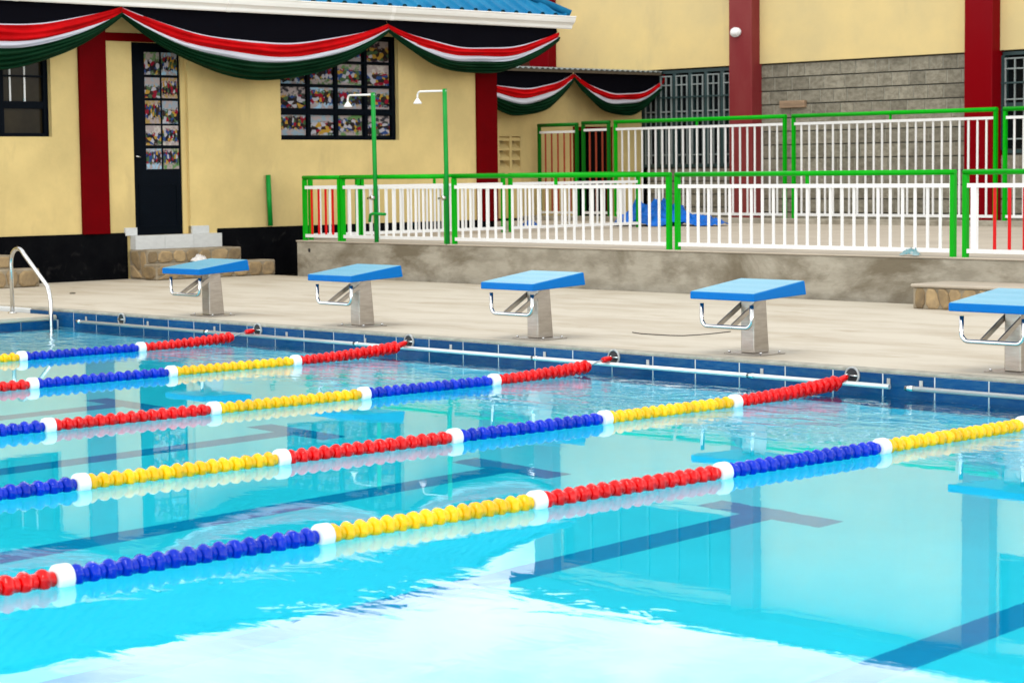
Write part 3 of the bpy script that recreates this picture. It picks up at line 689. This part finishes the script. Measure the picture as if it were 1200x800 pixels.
# door
dr = part('door', boxm(XF-0.13, XF-0.08, DOOR[0]+0.01, DOOR[1]-0.09, DOOR[2], DOOR[3]), 'frame_navy', bd, 0.004)
part('door_reveal', boxm(XF-0.079, XF-0.06, DOOR[1]-0.09, DOOR[1]-0.001, DOOR[2], DOOR[3]), 'wall_yellow', bd)
for (a, b) in ((4.865, 5.125), (5.16, 5.43)):
    for (c, d) in ((1.575, 1.87), (1.92, 2.205), (2.235, 2.565), (2.605, 2.90), (2.94, 3.265)):
        cell('photo_print', 'photo_print', dr, XF-0.079, XF-0.076, a, b, c, d)
part('door_panel', boxm((XF-0.082, XF-0.070, 4.72, 4.75, 0.72, 1.36), (XF-0.082, XF-0.070, 5.37, 5.40, 0.72, 1.36), (XF-0.082, XF-0.070, 4.752, 5.368, 0.72, 0.75), (XF-0.082, XF-0.070, 4.752, 5.368, 1.33, 1.36)), 'frame_navy', dr)
bm = bmesh.new(); tube(bm, [(XF-0.075, 4.67, 1.76), (XF-0.03, 4.67, 1.76), (XF-0.03, 4.73, 1.75)], 0.012, 8); part('handle', bm, 'steel', dr)
# left window with pale bars; the dark room is painted into its opaque panes
f1 = window_photos(W1[0], W1[1], W1[2], W1[3], None, None, '')
part('glass', boxm(XF-0.15, XF-0.141, W1[0], W1[1], W1[2], W1[3]), 'pane_room_brown', f1)
for yb_ in (2.53, 1.65, 0.8): cell('mullion', 'frame_navy', f1, XF-0.138, XF-0.088, yb_-0.035, yb_+0.035, W1[2]+0.05, W1[3]-0.05)
cell('transom', 'frame_navy', f1, XF-0.136, XF-0.090, W1[0]+0.05, W1[1]-0.07, 2.43, 2.53)
cell('transom', 'frame_navy', f1, XF-0.136, XF-0.10, W1[0]+0.05, W1[1]-0.07, 2.865, 2.89)
for yb_ in (2.69, 2.92, 2.30, 2.0, 1.4, 1.1): cell('security_bar', 'fence_white', f1, XF-0.139, XF-0.125, yb_-0.012, yb_+0.012, 2.53, 3.57)
# white tile threshold
for k in range(3): cell('threshold_tile', 'threshold_tile', bd, XF-0.1, XF+0.14, 4.50+k*0.507, 4.50+k*0.507+0.503, 0.42, 0.62)
for a, b in ((4.40, 4.60), (5.56, 5.86)): cell('threshold_tile', 'threshold_tile', bd, XF-0.08, XF+0.04, a, b, 0.622, 0.735)
# eaves: soffit, gutter, roof
EX, EY = -7.0, 12.9
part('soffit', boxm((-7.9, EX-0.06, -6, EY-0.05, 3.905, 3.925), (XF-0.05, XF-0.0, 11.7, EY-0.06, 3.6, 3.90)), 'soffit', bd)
bm = bmesh.new()
prof = [(EX-0.06, 3.86), (EX-0.015, 3.845), (EX+0.0, 3.862), (EX+0.0, 3.905), (EX+0.018, 3.93), (EX+0.045, 3.955), (EX+0.052, 4.0), (EX+0.052, 4.035), (EX+0.062, 4.045), (EX+0.055, 4.06), (EX+0.03, 4.05), (EX-0.06, 4.03)]
ya, yb2 = -6.0, 12.95
r0 = [bm.verts.new((p[0], ya, p[1])) for p in prof]; r1 = [bm.verts.new((p[0], yb2+(p[1]-3.86)*0.25, p[1])) for p in prof]
for i in range(len(prof)): bm.faces.new((r0[i], r0[(i+1) % len(prof)], r1[(i+1) % len(prof)], r1[i]))
bm.faces.new(r0); bm.faces.new(r1[::-1])
part('gutter', bm, 'gutter_white', bd)
for yj in (2.4, 5.9, 9.0):
    bm = bmesh.new(); pr2 = [(p[0]+(0.006 if p[0] > EX-0.02 else 0), p[1]-(0.004 if p[1] < 3.9 else 0)) for p in prof]
    r0 = [bm.verts.new((p[0], yj-0.04, p[1])) for p in pr2]; r1 = [bm.verts.new((p[0], yj+0.04, p[1])) for p in pr2]
    for i in range(len(pr2)): bm.faces.new((r0[i], r0[(i+1) % len(pr2)], r1[(i+1) % len(pr2)], r1[i]))
    bm.faces.new(r0); bm.faces.new(r1[::-1]); part('gutter_joint', bm, 'gutter_white', bd)
RZ, TP, RUN = 4.055, 0.62, 2.1
def roof_sheet(y0, y1, hipend):
    bm = bmesh.new()
    ribs = []
    y = y0
    while y < y1-1e-6:
        for (d, h) in ((0.0, 0.0), (0.18, 0.0), (0.21, 0.045), (0.27, 0.045), (0.30, 0.0)):
            if y+d <= y1: ribs.append((y+d, h))
        y += 0.30
    rows = []
    for (yy, h) in ribs:
        run = min(RUN, max(0.02, EY-yy)) if hipend else RUN
        rows.append((bm.verts.new((EX+0.03, yy, RZ+h)), bm.verts.new((EX-run, yy, RZ+h+run*TP))))
    for i in range(len(rows)-1): bm.faces.new((rows[i][0], rows[i+1][0], rows[i+1][1], rows[i][1]))
    return bm
rf = part('roof', roof_sheet(-6.0, EY, True), 'roof_blue', bd)
bm = bmesh.new()
a, b, c, d = (EX+0.02, EY, RZ), (EX-2*RUN, EY, RZ), (EX-RUN, EY-RUN, RZ+RUN*TP), (EX-2*RUN, -6, RZ)
e = (EX-RUN, -6, RZ+RUN*TP)
v = [bm.verts.new(p) for p in (a, b, c, d, e)]
bm.faces.new((v[0], v[1], v[2])); bm.faces.new((v[1], v[3], v[4], v[2])); part('rear_slope', bm, 'roof_blue', rf)
bm = bmesh.new(); tube(bm, [(EX+0.02, EY, RZ+0.045), (EX-RUN, EY-RUN, RZ+RUN*TP+0.045), (EX-RUN, -6, RZ+RUN*TP+0.045)], 0.06, 8); part('ridge_cap', bm, 'roof_blue', rf)

# ------------------------------------------------------------------ stone steps and bench
def clip(poly, nx, ny, d):
    out = []
    for k in range(len(poly)):
        p, q = poly[k], poly[(k+1) % len(poly)]
        a_ = p[0]*nx+p[1]*ny-d; b_ = q[0]*nx+q[1]*ny-d
        if a_ <= 0: out.append(p)
        if a_*b_ < 0:
            f = a_/(a_-b_); out.append((p[0]+(q[0]-p[0])*f, p[1]+(q[1]-p[1])*f))
    return out
def rubble_face(parent, u0, u1, z0, z1, ax, c, out, su=0.24, sz=0.17, seed=0):
    """irregular stones set in mortar on a vertical face; ax 'x' runs along X at Y=c, ax 'y' runs along Y at X=c"""
    rg = random.Random(seed)
    nu = max(1, round((u1-u0)/su)); nz_ = max(1, round((z1-z0)/sz)); seeds = []
    for i in range(nu):
        for j in range(nz_):
            if nz_ > 1 and rg.random() < 0.12: continue
            seeds.append((u0+(u1-u0)*(i+0.5+rg.uniform(-0.42, 0.42)+(0.25 if j % 2 else -0.25))/nu, z0+(z1-z0)*(j+0.5+rg.uniform(-0.33, 0.33))/nz_))
    for i, p in enumerate(seeds):
        poly = [(u0, z0), (u1, z0), (u1, z1), (u0, z1)]
        for k, q in enumerate(seeds):
            if k == i or abs(q[0]-p[0]) > 4*su: continue
            nx, ny = q[0]-p[0], q[1]-p[1]; ln = math.hypot(nx, ny)
            if ln < 1e-6: continue
            nx /= ln; ny /= ln
            poly = clip(poly, nx, ny, nx*(p[0]+q[0])/2+ny*(p[1]+q[1])/2-0.006)
            if len(poly) < 3: break
        if len(poly) < 3: continue
        cu = sum(v[0] for v in poly)/len(poly); cz = sum(v[1] for v in poly)/len(poly)
        rd = []
        for k in range(len(poly)):
            v, w_ = poly[k], poly[(k+1) % len(poly)]
            for f in (0.22, 0.78): rd.append((v[0]*(1-f)+w_[0]*f+rg.uniform(-0.004, 0.004), v[1]*(1-f)+w_[1]*f+rg.uniform(-0.004, 0.004)))
        bm = bmesh.new(); lay = []; hgt = rg.uniform(0.008, 0.028); tu, tz = rg.uniform(-0.06, 0.06), rg.uniform(-0.06, 0.06)
        for (s_, d) in ((0.99, -0.02), (0.97, hgt*0.4), (0.80, hgt)):
            ring = []
            for (pu, pz) in rd:
                uu = cu+(pu-cu)*s_; zz = cz+(pz-cz)*s_; dd = d+(tu*(uu-cu)+tz*(zz-cz) if d > 0 else 0)
                ring.append(bm.verts.new((uu, c+out*dd, zz) if ax == 'x' else (c+out*dd, uu, zz)))
            lay.append(ring)
        m_ = len(rd)
        for a_, b_ in zip(lay, lay[1:]):
            for k in range(m_): bm.faces.new((a_[k], a_[(k+1) % m_], b_[(k+1) % m_], b_[k]))
        bm.faces.new(lay[-1])
        part('stone', bm, 'rubble', parent)
t = thing('stone_steps', 'rough brown stone steps with white tiled threshold below dark door', 'steps', (-7.2, 5.3, 0))
part('upper_step', boxm(XF+0.03, -7.12, 4.46, 6.12, 0.0, 0.418), 'rubble_mortar', t, 0.015)
part('lower_step', boxm(-7.119, -6.80, 4.40, 6.50, 0.0, 0.225), 'rubble_mortar', t, 0.015)
rubble_face(t, 4.48, 6.10, 0.23, 0.40, 'y', -7.12, 1, seed=1); rubble_face(t, 4.42, 6.48, 0.01, 0.205, 'y', -6.80, 1, sz=0.2, seed=2)
rubble_face(t, -7.53, -7.14, 0.02, 0.40, 'x', 4.46, -1, seed=3); rubble_face(t, -7.11, -6.82, 0.02, 0.20, 'x', 4.40, -1, seed=4)
t = thing('stone_steps', 'rough brown stone steps behind the bent pool handrail', 'steps', (-7.1, 1.6, 0))
part('upper_step', boxm(XF+0.03, -7.12, 0.6, 2.30, 0.0, 0.43), 'rubble_mortar', t, 0.015)
part('lower_step', boxm(-7.119, -6.80, 0.4, 2.52, 0.0, 0.25), 'rubble_mortar', t, 0.015)
rubble_face(t, 0.62, 2.28, 0.26, 0.41, 'y', -7.12, 1, seed=5); rubble_face(t, 0.42, 2.50, 0.01, 0.23, 'y', -6.80, 1, sz=0.2, seed=6)
t = thing('stone_bench', 'low rubble stone bench with cement top against the retaining wall', 'bench', (7, 6.0, 0))
part('core', boxm(5.22, 10.5, 5.80, 6.49, 0.0, 0.225), 'rubble_mortar', t, 0.01)
part('top', boxm(5.20, 10.52, 5.775, 6.495, 0.226, 0.262), 'terrace', t, 0.012)
rubble_face(t, 5.25, 10.4, 0.005, 0.22, 'x', 5.80, -1, su=0.17, sz=0.2, seed=7)
rubble_face(t, 5.82, 6.47, 0.01, 0.22, 'y', 5.22, -1, su=0.22, sz=0.20, seed=8)

# ------------------------------------------------------------------ small things near the door and on the terrace
bm = bmesh.new(); tube(bm, [(XF+0.05, 6.985, 0.70), (XF+0.05, 6.96, 1.47)], 0.038, 10); box(bm, XF+0.0, XF+0.05, 6.955, 7.005, 1.30, 1.36)
single('green_pipe', bm, 'shower_green', 'short capped green pipe standing against the yellow wall', 'pipe')
def crumple(cx, cy_, z, rx, ry, h, material, name, label, cat, seed, n=22, ridge=0.35):
    rg = random.Random(seed); bm = bmesh.new()
    ph = [(rg.uniform(0, 6), rg.uniform(-11, 11), rg.uniform(-11, 11)) for _ in range(7)]
    G = {}
    for i in range(n+1):
        for j in range(n+1):
            u, v = 2*i/n-1, 2*j/n-1
            r = min(1, math.sqrt(u*u+v*v)/1.15)
            hh = h*max(0, 1-r**1.7)
            cr_ = sum(1-abs(math.sin(p+a*u+b*v+0.6*math.sin(3*u-2*v+p)))**0.7 for p, a, b in ph)/7*1.6
            zz = z+0.004+hh*(1-ridge+ridge*2*cr_)*(1 if r < 1 else 0.0)+0.012*cr_
            G[i, j] = bm.verts.new((cx+u*rx*(1+0.12*math.sin(3*v+ph[0][0])), cy_+v*ry*(1+0.12*math.sin(4*u+ph[1][0])), zz))
    lim = 1.12
    for i in range(n):
        for j in range(n):
            u, v = 2*(i+0.5)/n-1, 2*(j+0.5)/n-1
            if math.sqrt(u*u+v*v) > lim+0.1*math.sin(5*math.atan2(v, u)): continue
            f = bm.faces.new((G[i, j], G[i+1, j], G[i+1, j+1], G[i, j+1])); f.smooth = True
    bmesh.ops.delete(bm, geom=[v for v in bm.verts if not v.link_faces], context='VERTS')
    return single(name, bm, material, label, cat)
crumple(-6.72, 14.75, TZ, 0.75, 0.70, 0.37, 'tarp', 'tarpaulin_heap', 'crumpled heap of bright blue tarpaulin lying on the terrace', 'tarpaulin', 3, 72, 0.6)
crumple(-5.95, 14.95, TZ, 0.55, 0.4, 0.15, 'tarp', 'tarpaulin_fold', 'low loose fold of blue tarpaulin trailing from the big heap', 'tarpaulin', 9, 44, 0.6)
crumple(-7.65, 12.55, TZ, 0.22, 0.10, 0.12, 'tarp', 'plastic_sack', 'small dark blue sack on the terrace beside the maroon corner column', 'sack', 10, 12)
crumple(4.66, 6.53, TZ, 0.13, 0.05, 0.065, 'cloth_teal', 'crumpled_cloth', 'crumpled teal cloth lying on the retaining wall edge', 'cloth', 5, 18, 0.6)
crumple(-6.97, 5.26, 0.225, 0.10, 0.13, 0.085, 'rag_white', 'white_rag', 'crumpled white rag on the lower stone step', 'rag', 6, 16, 0.6)
single('sponge', boxm(-6.93, -6.86, 5.45, 5.58, 0.226, 0.262), 'sponge_lime', 'small lime green sponge next to the white rag', 'sponge', bevel=0.01)
bm = bmesh.new(); tube(bm, [(5.221, 1.51, 0.006), (5.40, 1.44, 0.006), (5.607, 1.428, 0.007), (5.75, 1.45, 0.006), (5.854, 1.50, 0.006), (5.90, 1.65, 0.007), (5.902, 1.788, 0.006), (5.88, 2.0, 0.006), (5.86, 2.142, 0.006)], 0.0045, 6)
single('wire', bm, 'wire_black', 'thin dark wire lying loose on the pale deck', 'wire')
bm = bmesh.new(); lathe(bm, [(0, 0.035), (0.012, 0.04), (0.02, 0.02)], 7, 'z'); bmesh.ops.translate(bm, verts=list(bm.verts), vec=(-4.9, 1.85, 0)); single('pebble', bm, 'stone_grey', 'small dark pebble on the deck beyond the bent pool handrail', 'pebble')

# ------------------------------------------------------------------ bunting swags
def swag(label, x, ya, za, yb_, zb_, top0, top1, d, nseg=48, fold=0.10, skew=0.0, xb=None, endw=0.02):
    """d = sags below the chord at which the bands change: black/red, red/white, white/green, green bottom"""
    t = thing('flag_swag', label, 'bunting', (x, (ya+yb_)/2, za-d[3]), 'flag coloured swags')
    ph0 = (ya*7.3) % 6.28
    def pt(s, sag, off, endoff):
        yy = ya+(yb_-ya)*s; zc = za+(zb_-za)*s+(0.012*math.sin(17*s+5*sag+ph0)+0.010*math.sin(9*s-11*sag+ph0))*math.sin(PI*s)
        sh = 1-abs(2*s-1)**2.15
        return Vector((x+off, yy, zc-endoff*(1-sh)-sag*sh))
    rg = random.Random(len(label)*13+int(abs(ya)*10))
    def band(name, mt, s0, s1, nv, bulge, e0, e1, nf, amp):
        bm = bmesh.new(); G = []
        ph = rg.uniform(0, 6)
        for i in range(nseg+1):
            s = i/nseg; row = []
            env = 0.25+0.75*math.sin(PI*s)
            for j in range(nv+1):
                v = j/nv
                sag = s0+(s1-s0)*v; e = e0+(e1-e0)*v
                off = bulge*math.sin(PI*min(1, 0.15+0.85*v))*env+amp*env*math.sin(2*PI*nf*v+ph+2.0*math.sin(3*s+ph))+0.5*amp*math.sin(13*s+ph+7*v)+0.4*amp*math.sin(29*s-9*v+2*ph)*env
                row.append(bm.verts.new(pt(s, sag, off, e)))
            G.append(row)
        for i in range(nseg):
            for j in range(nv):
                f = bm.faces.new((G[i][j], G[i+1][j], G[i+1][j+1], G[i][j+1])); f.smooth = True
        o = part(name, bm, mt, t)
        md = o.modifiers.new('cloth', 'SOLIDIFY'); md.thickness = 0.006; md.offset = -1
        return o
    # black field from the eave down to the red band
    bm = bmesh.new(); G = []
    for i in range(nseg+1):
        s = i/nseg; row = []
        ztop = top0+(top1-top0)*s; pb = pt(s, d[0]+0.05, 0, 0)
        for j in range(9):
            v = j/8
            row.append(bm.verts.new((x-0.045+0.012*math.sin(23*s+2*v)*v+0.02*v, pb.y, ztop+(pb.z-ztop)*v)))
        G.append(row)
    for i in range(nseg):
        for j in range(8):
            f = bm.faces.new((G[i][j], G[i+1][j], G[i+1][j+1], G[i][j+1])); f.smooth = True
    part('black_field', bm, 'cloth_black', t)
    band('white_piping', 'cloth_white', d[0]-0.020, d[0]+0.01, 2, 0.0, 0.01, 0.015, 1, 0.002)
    band('red_band', 'cloth_red', d[0], d[1], 14, 0.06, 0.0, 0.10, 2.4, 0.020)
    band('white_band', 'cloth_white', d[1]-0.01, d[2], 8, 0.03, 0.085, 0.09, 1.5, 0.008)
    band('green_band', 'cloth_green', d[2]-0.01, d[3], 26, fold, 0.085, 0.14, 4.2, 0.028)
    return t
XS = -7.06
swag('flag coloured swag above the brown paned window and maroon column', XS, -0.4, 3.86, 4.10, 3.845, 3.87, 3.87, (0.34, 0.57, 0.67, 0.92))
swag('widest flag coloured swag above the dark door and photo window', XS, 4.10, 3.845, 8.97, 3.79, 3.87, 3.87, (0.40, 0.60, 0.69, 0.93))
swag('flag coloured swag above the two showers at the roof corner', XS, 8.97, 3.79, 12.69, 3.79, 3.87, 3.87, (0.33, 0.47, 0.565, 0.72))
XA = -11.5
swag('small flag coloured swag beside the maroon corner column', XA, 14.6, 3.39, 17.48, 3.40, 3.44, 3.44, (0.34, 0.51, 0.62, 0.85), 36, 0.07)
swag('small flag coloured swag reaching the grilled windows', XA, 17.48, 3.40, 20.12, 3.34, 3.44, 3.42, (0.38, 0.50, 0.585, 0.79), 36, 0.07)
# knot at the free end
bm = bmesh.new(); bmesh.ops.create_icosphere(bm, subdivisions=2, radius=0.10)
for v_ in bm.verts: v_.co = Vector((v_.co.x*0.7, v_.co.y*1.3, v_.co.z))*(1+0.18*math.sin(9*v_.co.y*10+5*v_.co.z*10))
bmesh.ops.translate(bm, verts=list(bm.verts), vec=(XA, 20.18, 3.36))
single('cloth_knot', bm, 'cloth_red', 'bunched red cloth knot in front of the grilled windows', 'knot')

# ------------------------------------------------------------------ annex behind
an = thing('annex', 'yellow annex wall with breeze block vent and dark doorway', 'building', (-12, 16, 0))
VENT = (15.6, 16.52, 1.50, 2.16); DW = (17.93, 19.12, 0.2, 2.36)
bm = bmesh.new(); grid_wall(bm, 'x', -12.22, -12.0, 11.7, 19.95, 0.0, 3.42, [VENT, DW]); part('wall', bm, 'wall_yellow', an)
part('plinth', boxm((-12.0, -11.97, 11.7, 17.93, 0.0, 0.56), (-12.0, -11.97, 19.12, 19.95, 0.0, 0.56)), 'plinth_black', an)
part('rear_wall', boxm(-16.2, -16.0, 9.0, 29.0, 0, 5.0), 'brick_red', an)
part('dark_backing', boxm(-13.6, -13.5, 15.0, 19.95, 0, 3.4), 'unlit_black', an)  # added black sheet, paints the darkness behind doorway and vent
part('door_frame', boxm((-12.15, -12.05, 17.93, 18.02, 0.2, 2.36), (-12.15, -12.05, 19.03, 19.12, 0.2, 2.36), (-12.15, -12.05, 18.021, 19.029, 2.28, 2.36)), 'maroon', an)
vt_ = part('vent_block', boxm((-12.18, -11.99, 15.83, 15.90, 1.50, 2.16), (-12.18, -11.99, 16.17, 16.235, 1.50, 2.16), (-12.18, -11.99, 16.46, 16.52, 1.50, 2.16), (-12.18, -11.99, 15.55, 15.62, 1.50, 2.16), (-12.18, -11.985, 15.55, 16.52, 2.161, 2.20)), 'wall_yellow', an)
for k in range(4):
    for (a, b) in ((15.62, 15.83), (15.90, 16.17), (16.235, 16.46)):
        bm = bmesh.new(); z = 1.50+k*0.19
        vv = [bm.verts.new(p) for p in ((-12.0, a, z), (-12.0, b, z), (-12.18, b, z+0.13), (-12.18, a, z+0.13), (-12.0, a, z+0.05), (-12.0, b, z+0.05), (-12.18, b, z+0.18), (-12.18, a, z+0.18))]
        for f in ((0, 1, 2, 3), (4, 7, 6, 5), (0, 4, 5, 1), (1, 5, 6, 2), (2, 6, 7, 3), (3, 7, 4, 0)): bm.faces.new([vv[i] for i in f])
        part('louvre', bm, 'wall_yellow', vt_)
bm = bmesh.new(); G = []
yy = 14.0
while yy < 20.0:
    h = 0.018*math.sin(2*PI*yy/0.15)
    G.append((bm.verts.new((-11.42, yy, 3.475+h)), bm.verts.new((-13.6, yy, 3.62+h)))); yy += 0.0375
for p, q in zip(G, G[1:]):
    f = bm.faces.new((p[0], q[0], q[1], p[1])); f.smooth = True
o = part('awning', bm, 'window_grey', an); md = o.modifiers.new('sheet', 'SOLIDIFY'); md.thickness = 0.01
part('fascia', boxm(-11.46, -11.43, 14.0, 19.95, 3.40, 3.452), 'soffit', an)

# ------------------------------------------------------------------ tall hall behind
YH = 20.0
hl = thing('hall', 'tall yellow hall with red columns above grey stone walling', 'building', (-3.5, YH, 0))
CX = [-14.8, -9.10, -3.55, 2.0, 7.5]
bays = [(CX[i]+0.30, CX[i+1]-0.29) for i in range(4)]
LOWZ = 3.52
for i, (a, b) in enumerate(bays):
    holes = [] if i == 1 else [(a+0.02, b-0.02, 5.15, 6.75)]
    bm = bmesh.new(); grid_wall(bm, 'y', YH-0.06, YH+0.16, a, b, LOWZ, 6.95, holes); part('wall', bm, 'upper_yellow', hl)
    if holes:
        wn_ = part('window', boxm(a+0.02, b-0.02, YH+0.0, YH+0.05, 5.15, 5.22), 'window_green', hl)
        cell('head_frame', 'window_green', wn_, a+0.02, b-0.02, YH+0.0, YH+0.05, 6.68, 6.75)
        n = 6
        for k in range(n):
            u0 = a+0.02+(b-a-0.04)*k/n; u1 = a+0.02+(b-a-0.04)*(k+1)/n
            cell('pane', 'glass_blue', wn_, u0+0.03, u1-0.03, YH+0.03, YH+0.04, 5.221, 6.679)
            cell('mullion', 'window_green', wn_, u0-0.025, u0+0.025, YH-0.005, YH+0.055, 5.222, 6.678)
for k, cxx in enumerate(CX):
    o = part('column', boxm(cxx-0.295, cxx+0.295, YH-0.30, YH+0.1, 0.0, 7.0), 'red_column_faded' if k == 1 else 'red_column', hl, 0.012)
    if k == 1: o['label'] = 'faded dusty red column'
# masonry courses: every block is a piece
CH = 0.262
def masonry(x0, x1, z0, ztop, seed):
    rg = random.Random(seed)
    part('wall_core', boxm(x0, x1, YH+0.02, YH+0.15, z0, ztop+0.1), 'joint_dark', hl)
    mw = part('masonry', boxm(*[(x0, x1, YH+0.002, YH+0.0205, max(z0, ztop-(k+1)*CH+0.004), ztop-k*CH-0.018) for k in range(int((ztop-z0)/CH)+1) if ztop-k*CH-0.012 > max(z0, ztop-(k+1)*CH+0.004)]), 'mortar', hl)
    k = 0; zt_ = ztop
    while zt_ > z0+0.06:
        xx = x0-rg.uniform(0, 0.3)
        while xx < x1:
            wv = rg.uniform(0.30, 0.50); a = max(x0+0.002, xx+0.014); b = min(x1-0.002, xx+wv-0.014)
            zl = max(z0, zt_-CH+0.008)
            if b-a > 0.05:
                o = cell('stone_block', 'stone_grey', mw, a, b, YH-0.008+rg.uniform(-0.004, 0.004), YH+0.0195, zl, zt_-0.022)
            xx += wv
        zt_ -= CH; k += 1
masonry(bays[1][0], bays[1][1], 0.25, LOWZ-0.012, 11)
masonry(bays[0][0]+2.6, bays[0][1], 0.25, 1.50, 12)
masonry(bays[2][0], bays[2][0]+3.2, 0.25, 1.68, 13)
part('dark_backing', boxm(-14.8, 12, YH+0.6, YH+0.7, 0, 6.95), 'unlit_black', hl)  # added black sheet, shuts out sky in the gaps and darkens the windows
# ground floor windows with steel grilles
def hall_window(x0, x1, z0, z1, u, seed):
    wv = part('window', boxm(x0, x1, YH-0.02, YH+0.10, z0, z0+0.06), 'window_green', hl)
    cell('head_frame', 'window_green', wv, x0, x1, YH-0.02, YH+0.10, z1-0.06, z1)
    part('pane', boxm(x0, x1, YH+0.10, YH+0.11, z0, z1), 'glass_dark', wv)
    n = int(round((x1-x0)/u))
    for k in range(n+1):
        xx = x0+(x1-x0)*k/n
        cell('mullion', 'window_green', wv, xx-0.045, xx+0.045, YH-0.015, YH+0.095, z0+0.061, z1-0.061)
        if k == n: break
        xa, xb = xx+0.07, xx+(x1-x0)/n-0.07
        zm = z1-0.87
        for q in (xa, (xa+xb)/2, xb): cell('grille_bar', 'window_grey', wv, q-0.012, q+0.012, YH-0.045, YH-0.016, z0+0.062, z1-0.12)
        for zz in (z1-0.12, z1-0.30, zm+0.03, z0+0.25): cell('grille_bar', 'window_grey', wv, xa-0.016, xb+0.016, YH-0.047, YH-0.017, zz-0.012, zz+0.012)
    for zz in (z1-0.55, z1-1.02): cell('grille_rod', 'window_green', wv, x0, x1, YH-0.075, YH-0.05, zz-0.014, zz+0.014)
    for zz in (z1-0.92, ): cell('transom', 'window_green', wv, x0, x1, YH-0.014, YH+0.098, zz-0.05, zz+0.02)
hall_window(-12.4, bays[0][1], 1.52, LOWZ-0.03, 0.43, 1)
hall_window(bays[2][0]+0.03, bays[2][0]+3.2, 1.70, LOWZ-0.03, 0.50, 2)
# eaves
part('eave', boxm(-15.4, 12, YH-0.65, YH+0.3, 6.98, 7.10), 'soffit', hl)
part('fascia', boxm(-15.45, 12, YH-0.70, YH-0.652, 6.96, 7.35), 'roof_dark', hl)
bm = bmesh.new(); G = []
xx = -15.5
while xx < 12:
    for (d, h) in ((0, 0), (0.18, 0), (0.21, 0.04), (0.27, 0.04)):
        G.append((bm.verts.new((xx+d, YH-0.75, 7.36+h)), bm.verts.new((xx+d, YH+5, 8.6+h))))
    xx += 0.3
for p, q in zip(G, G[1:]): bm.faces.new((p[0], q[0], q[1], p[1]))
part('roof', bm, 'roof_blue', hl)
part('side_wall', boxm(-15.1, -14.9, YH+0.1, YH+9, 0, 7.3), 'brick_red', hl)
# bulkhead lamp and a bit of board on the stonework
t = thing('bulkhead_light', 'oval white bulkhead light on the faded red column', 'lamp', (-9.2, YH-0.30, 4.15))
bm = bmesh.new(); lathe(bm, [(0, 0.135), (-0.03, 0.135), (-0.04, 0.12)], 20, 'y'); bmesh.ops.scale(bm, vec=(1.0, 1, 0.70), verts=list(bm.verts)); part('base', bm, 'lamp_white', t, 0, False)
bm = bmesh.new(); lathe(bm, [(-0.03, 0.115), (-0.06, 0.105), (-0.085, 0.075), (-0.095, 0.03)], 20, 'y'); bmesh.ops.scale(bm, vec=(1.0, 1, 0.68), verts=list(bm.verts)); part('diffuser', bm, 'fence_white', t, 0, False)
single('wooden_board', boxm(-8.28, -7.66, YH-0.10, YH-0.012, 2.64, 2.78), 'wood', 'short weathered wooden board fixed to the grey stone wall', 'board', bevel=0.008)
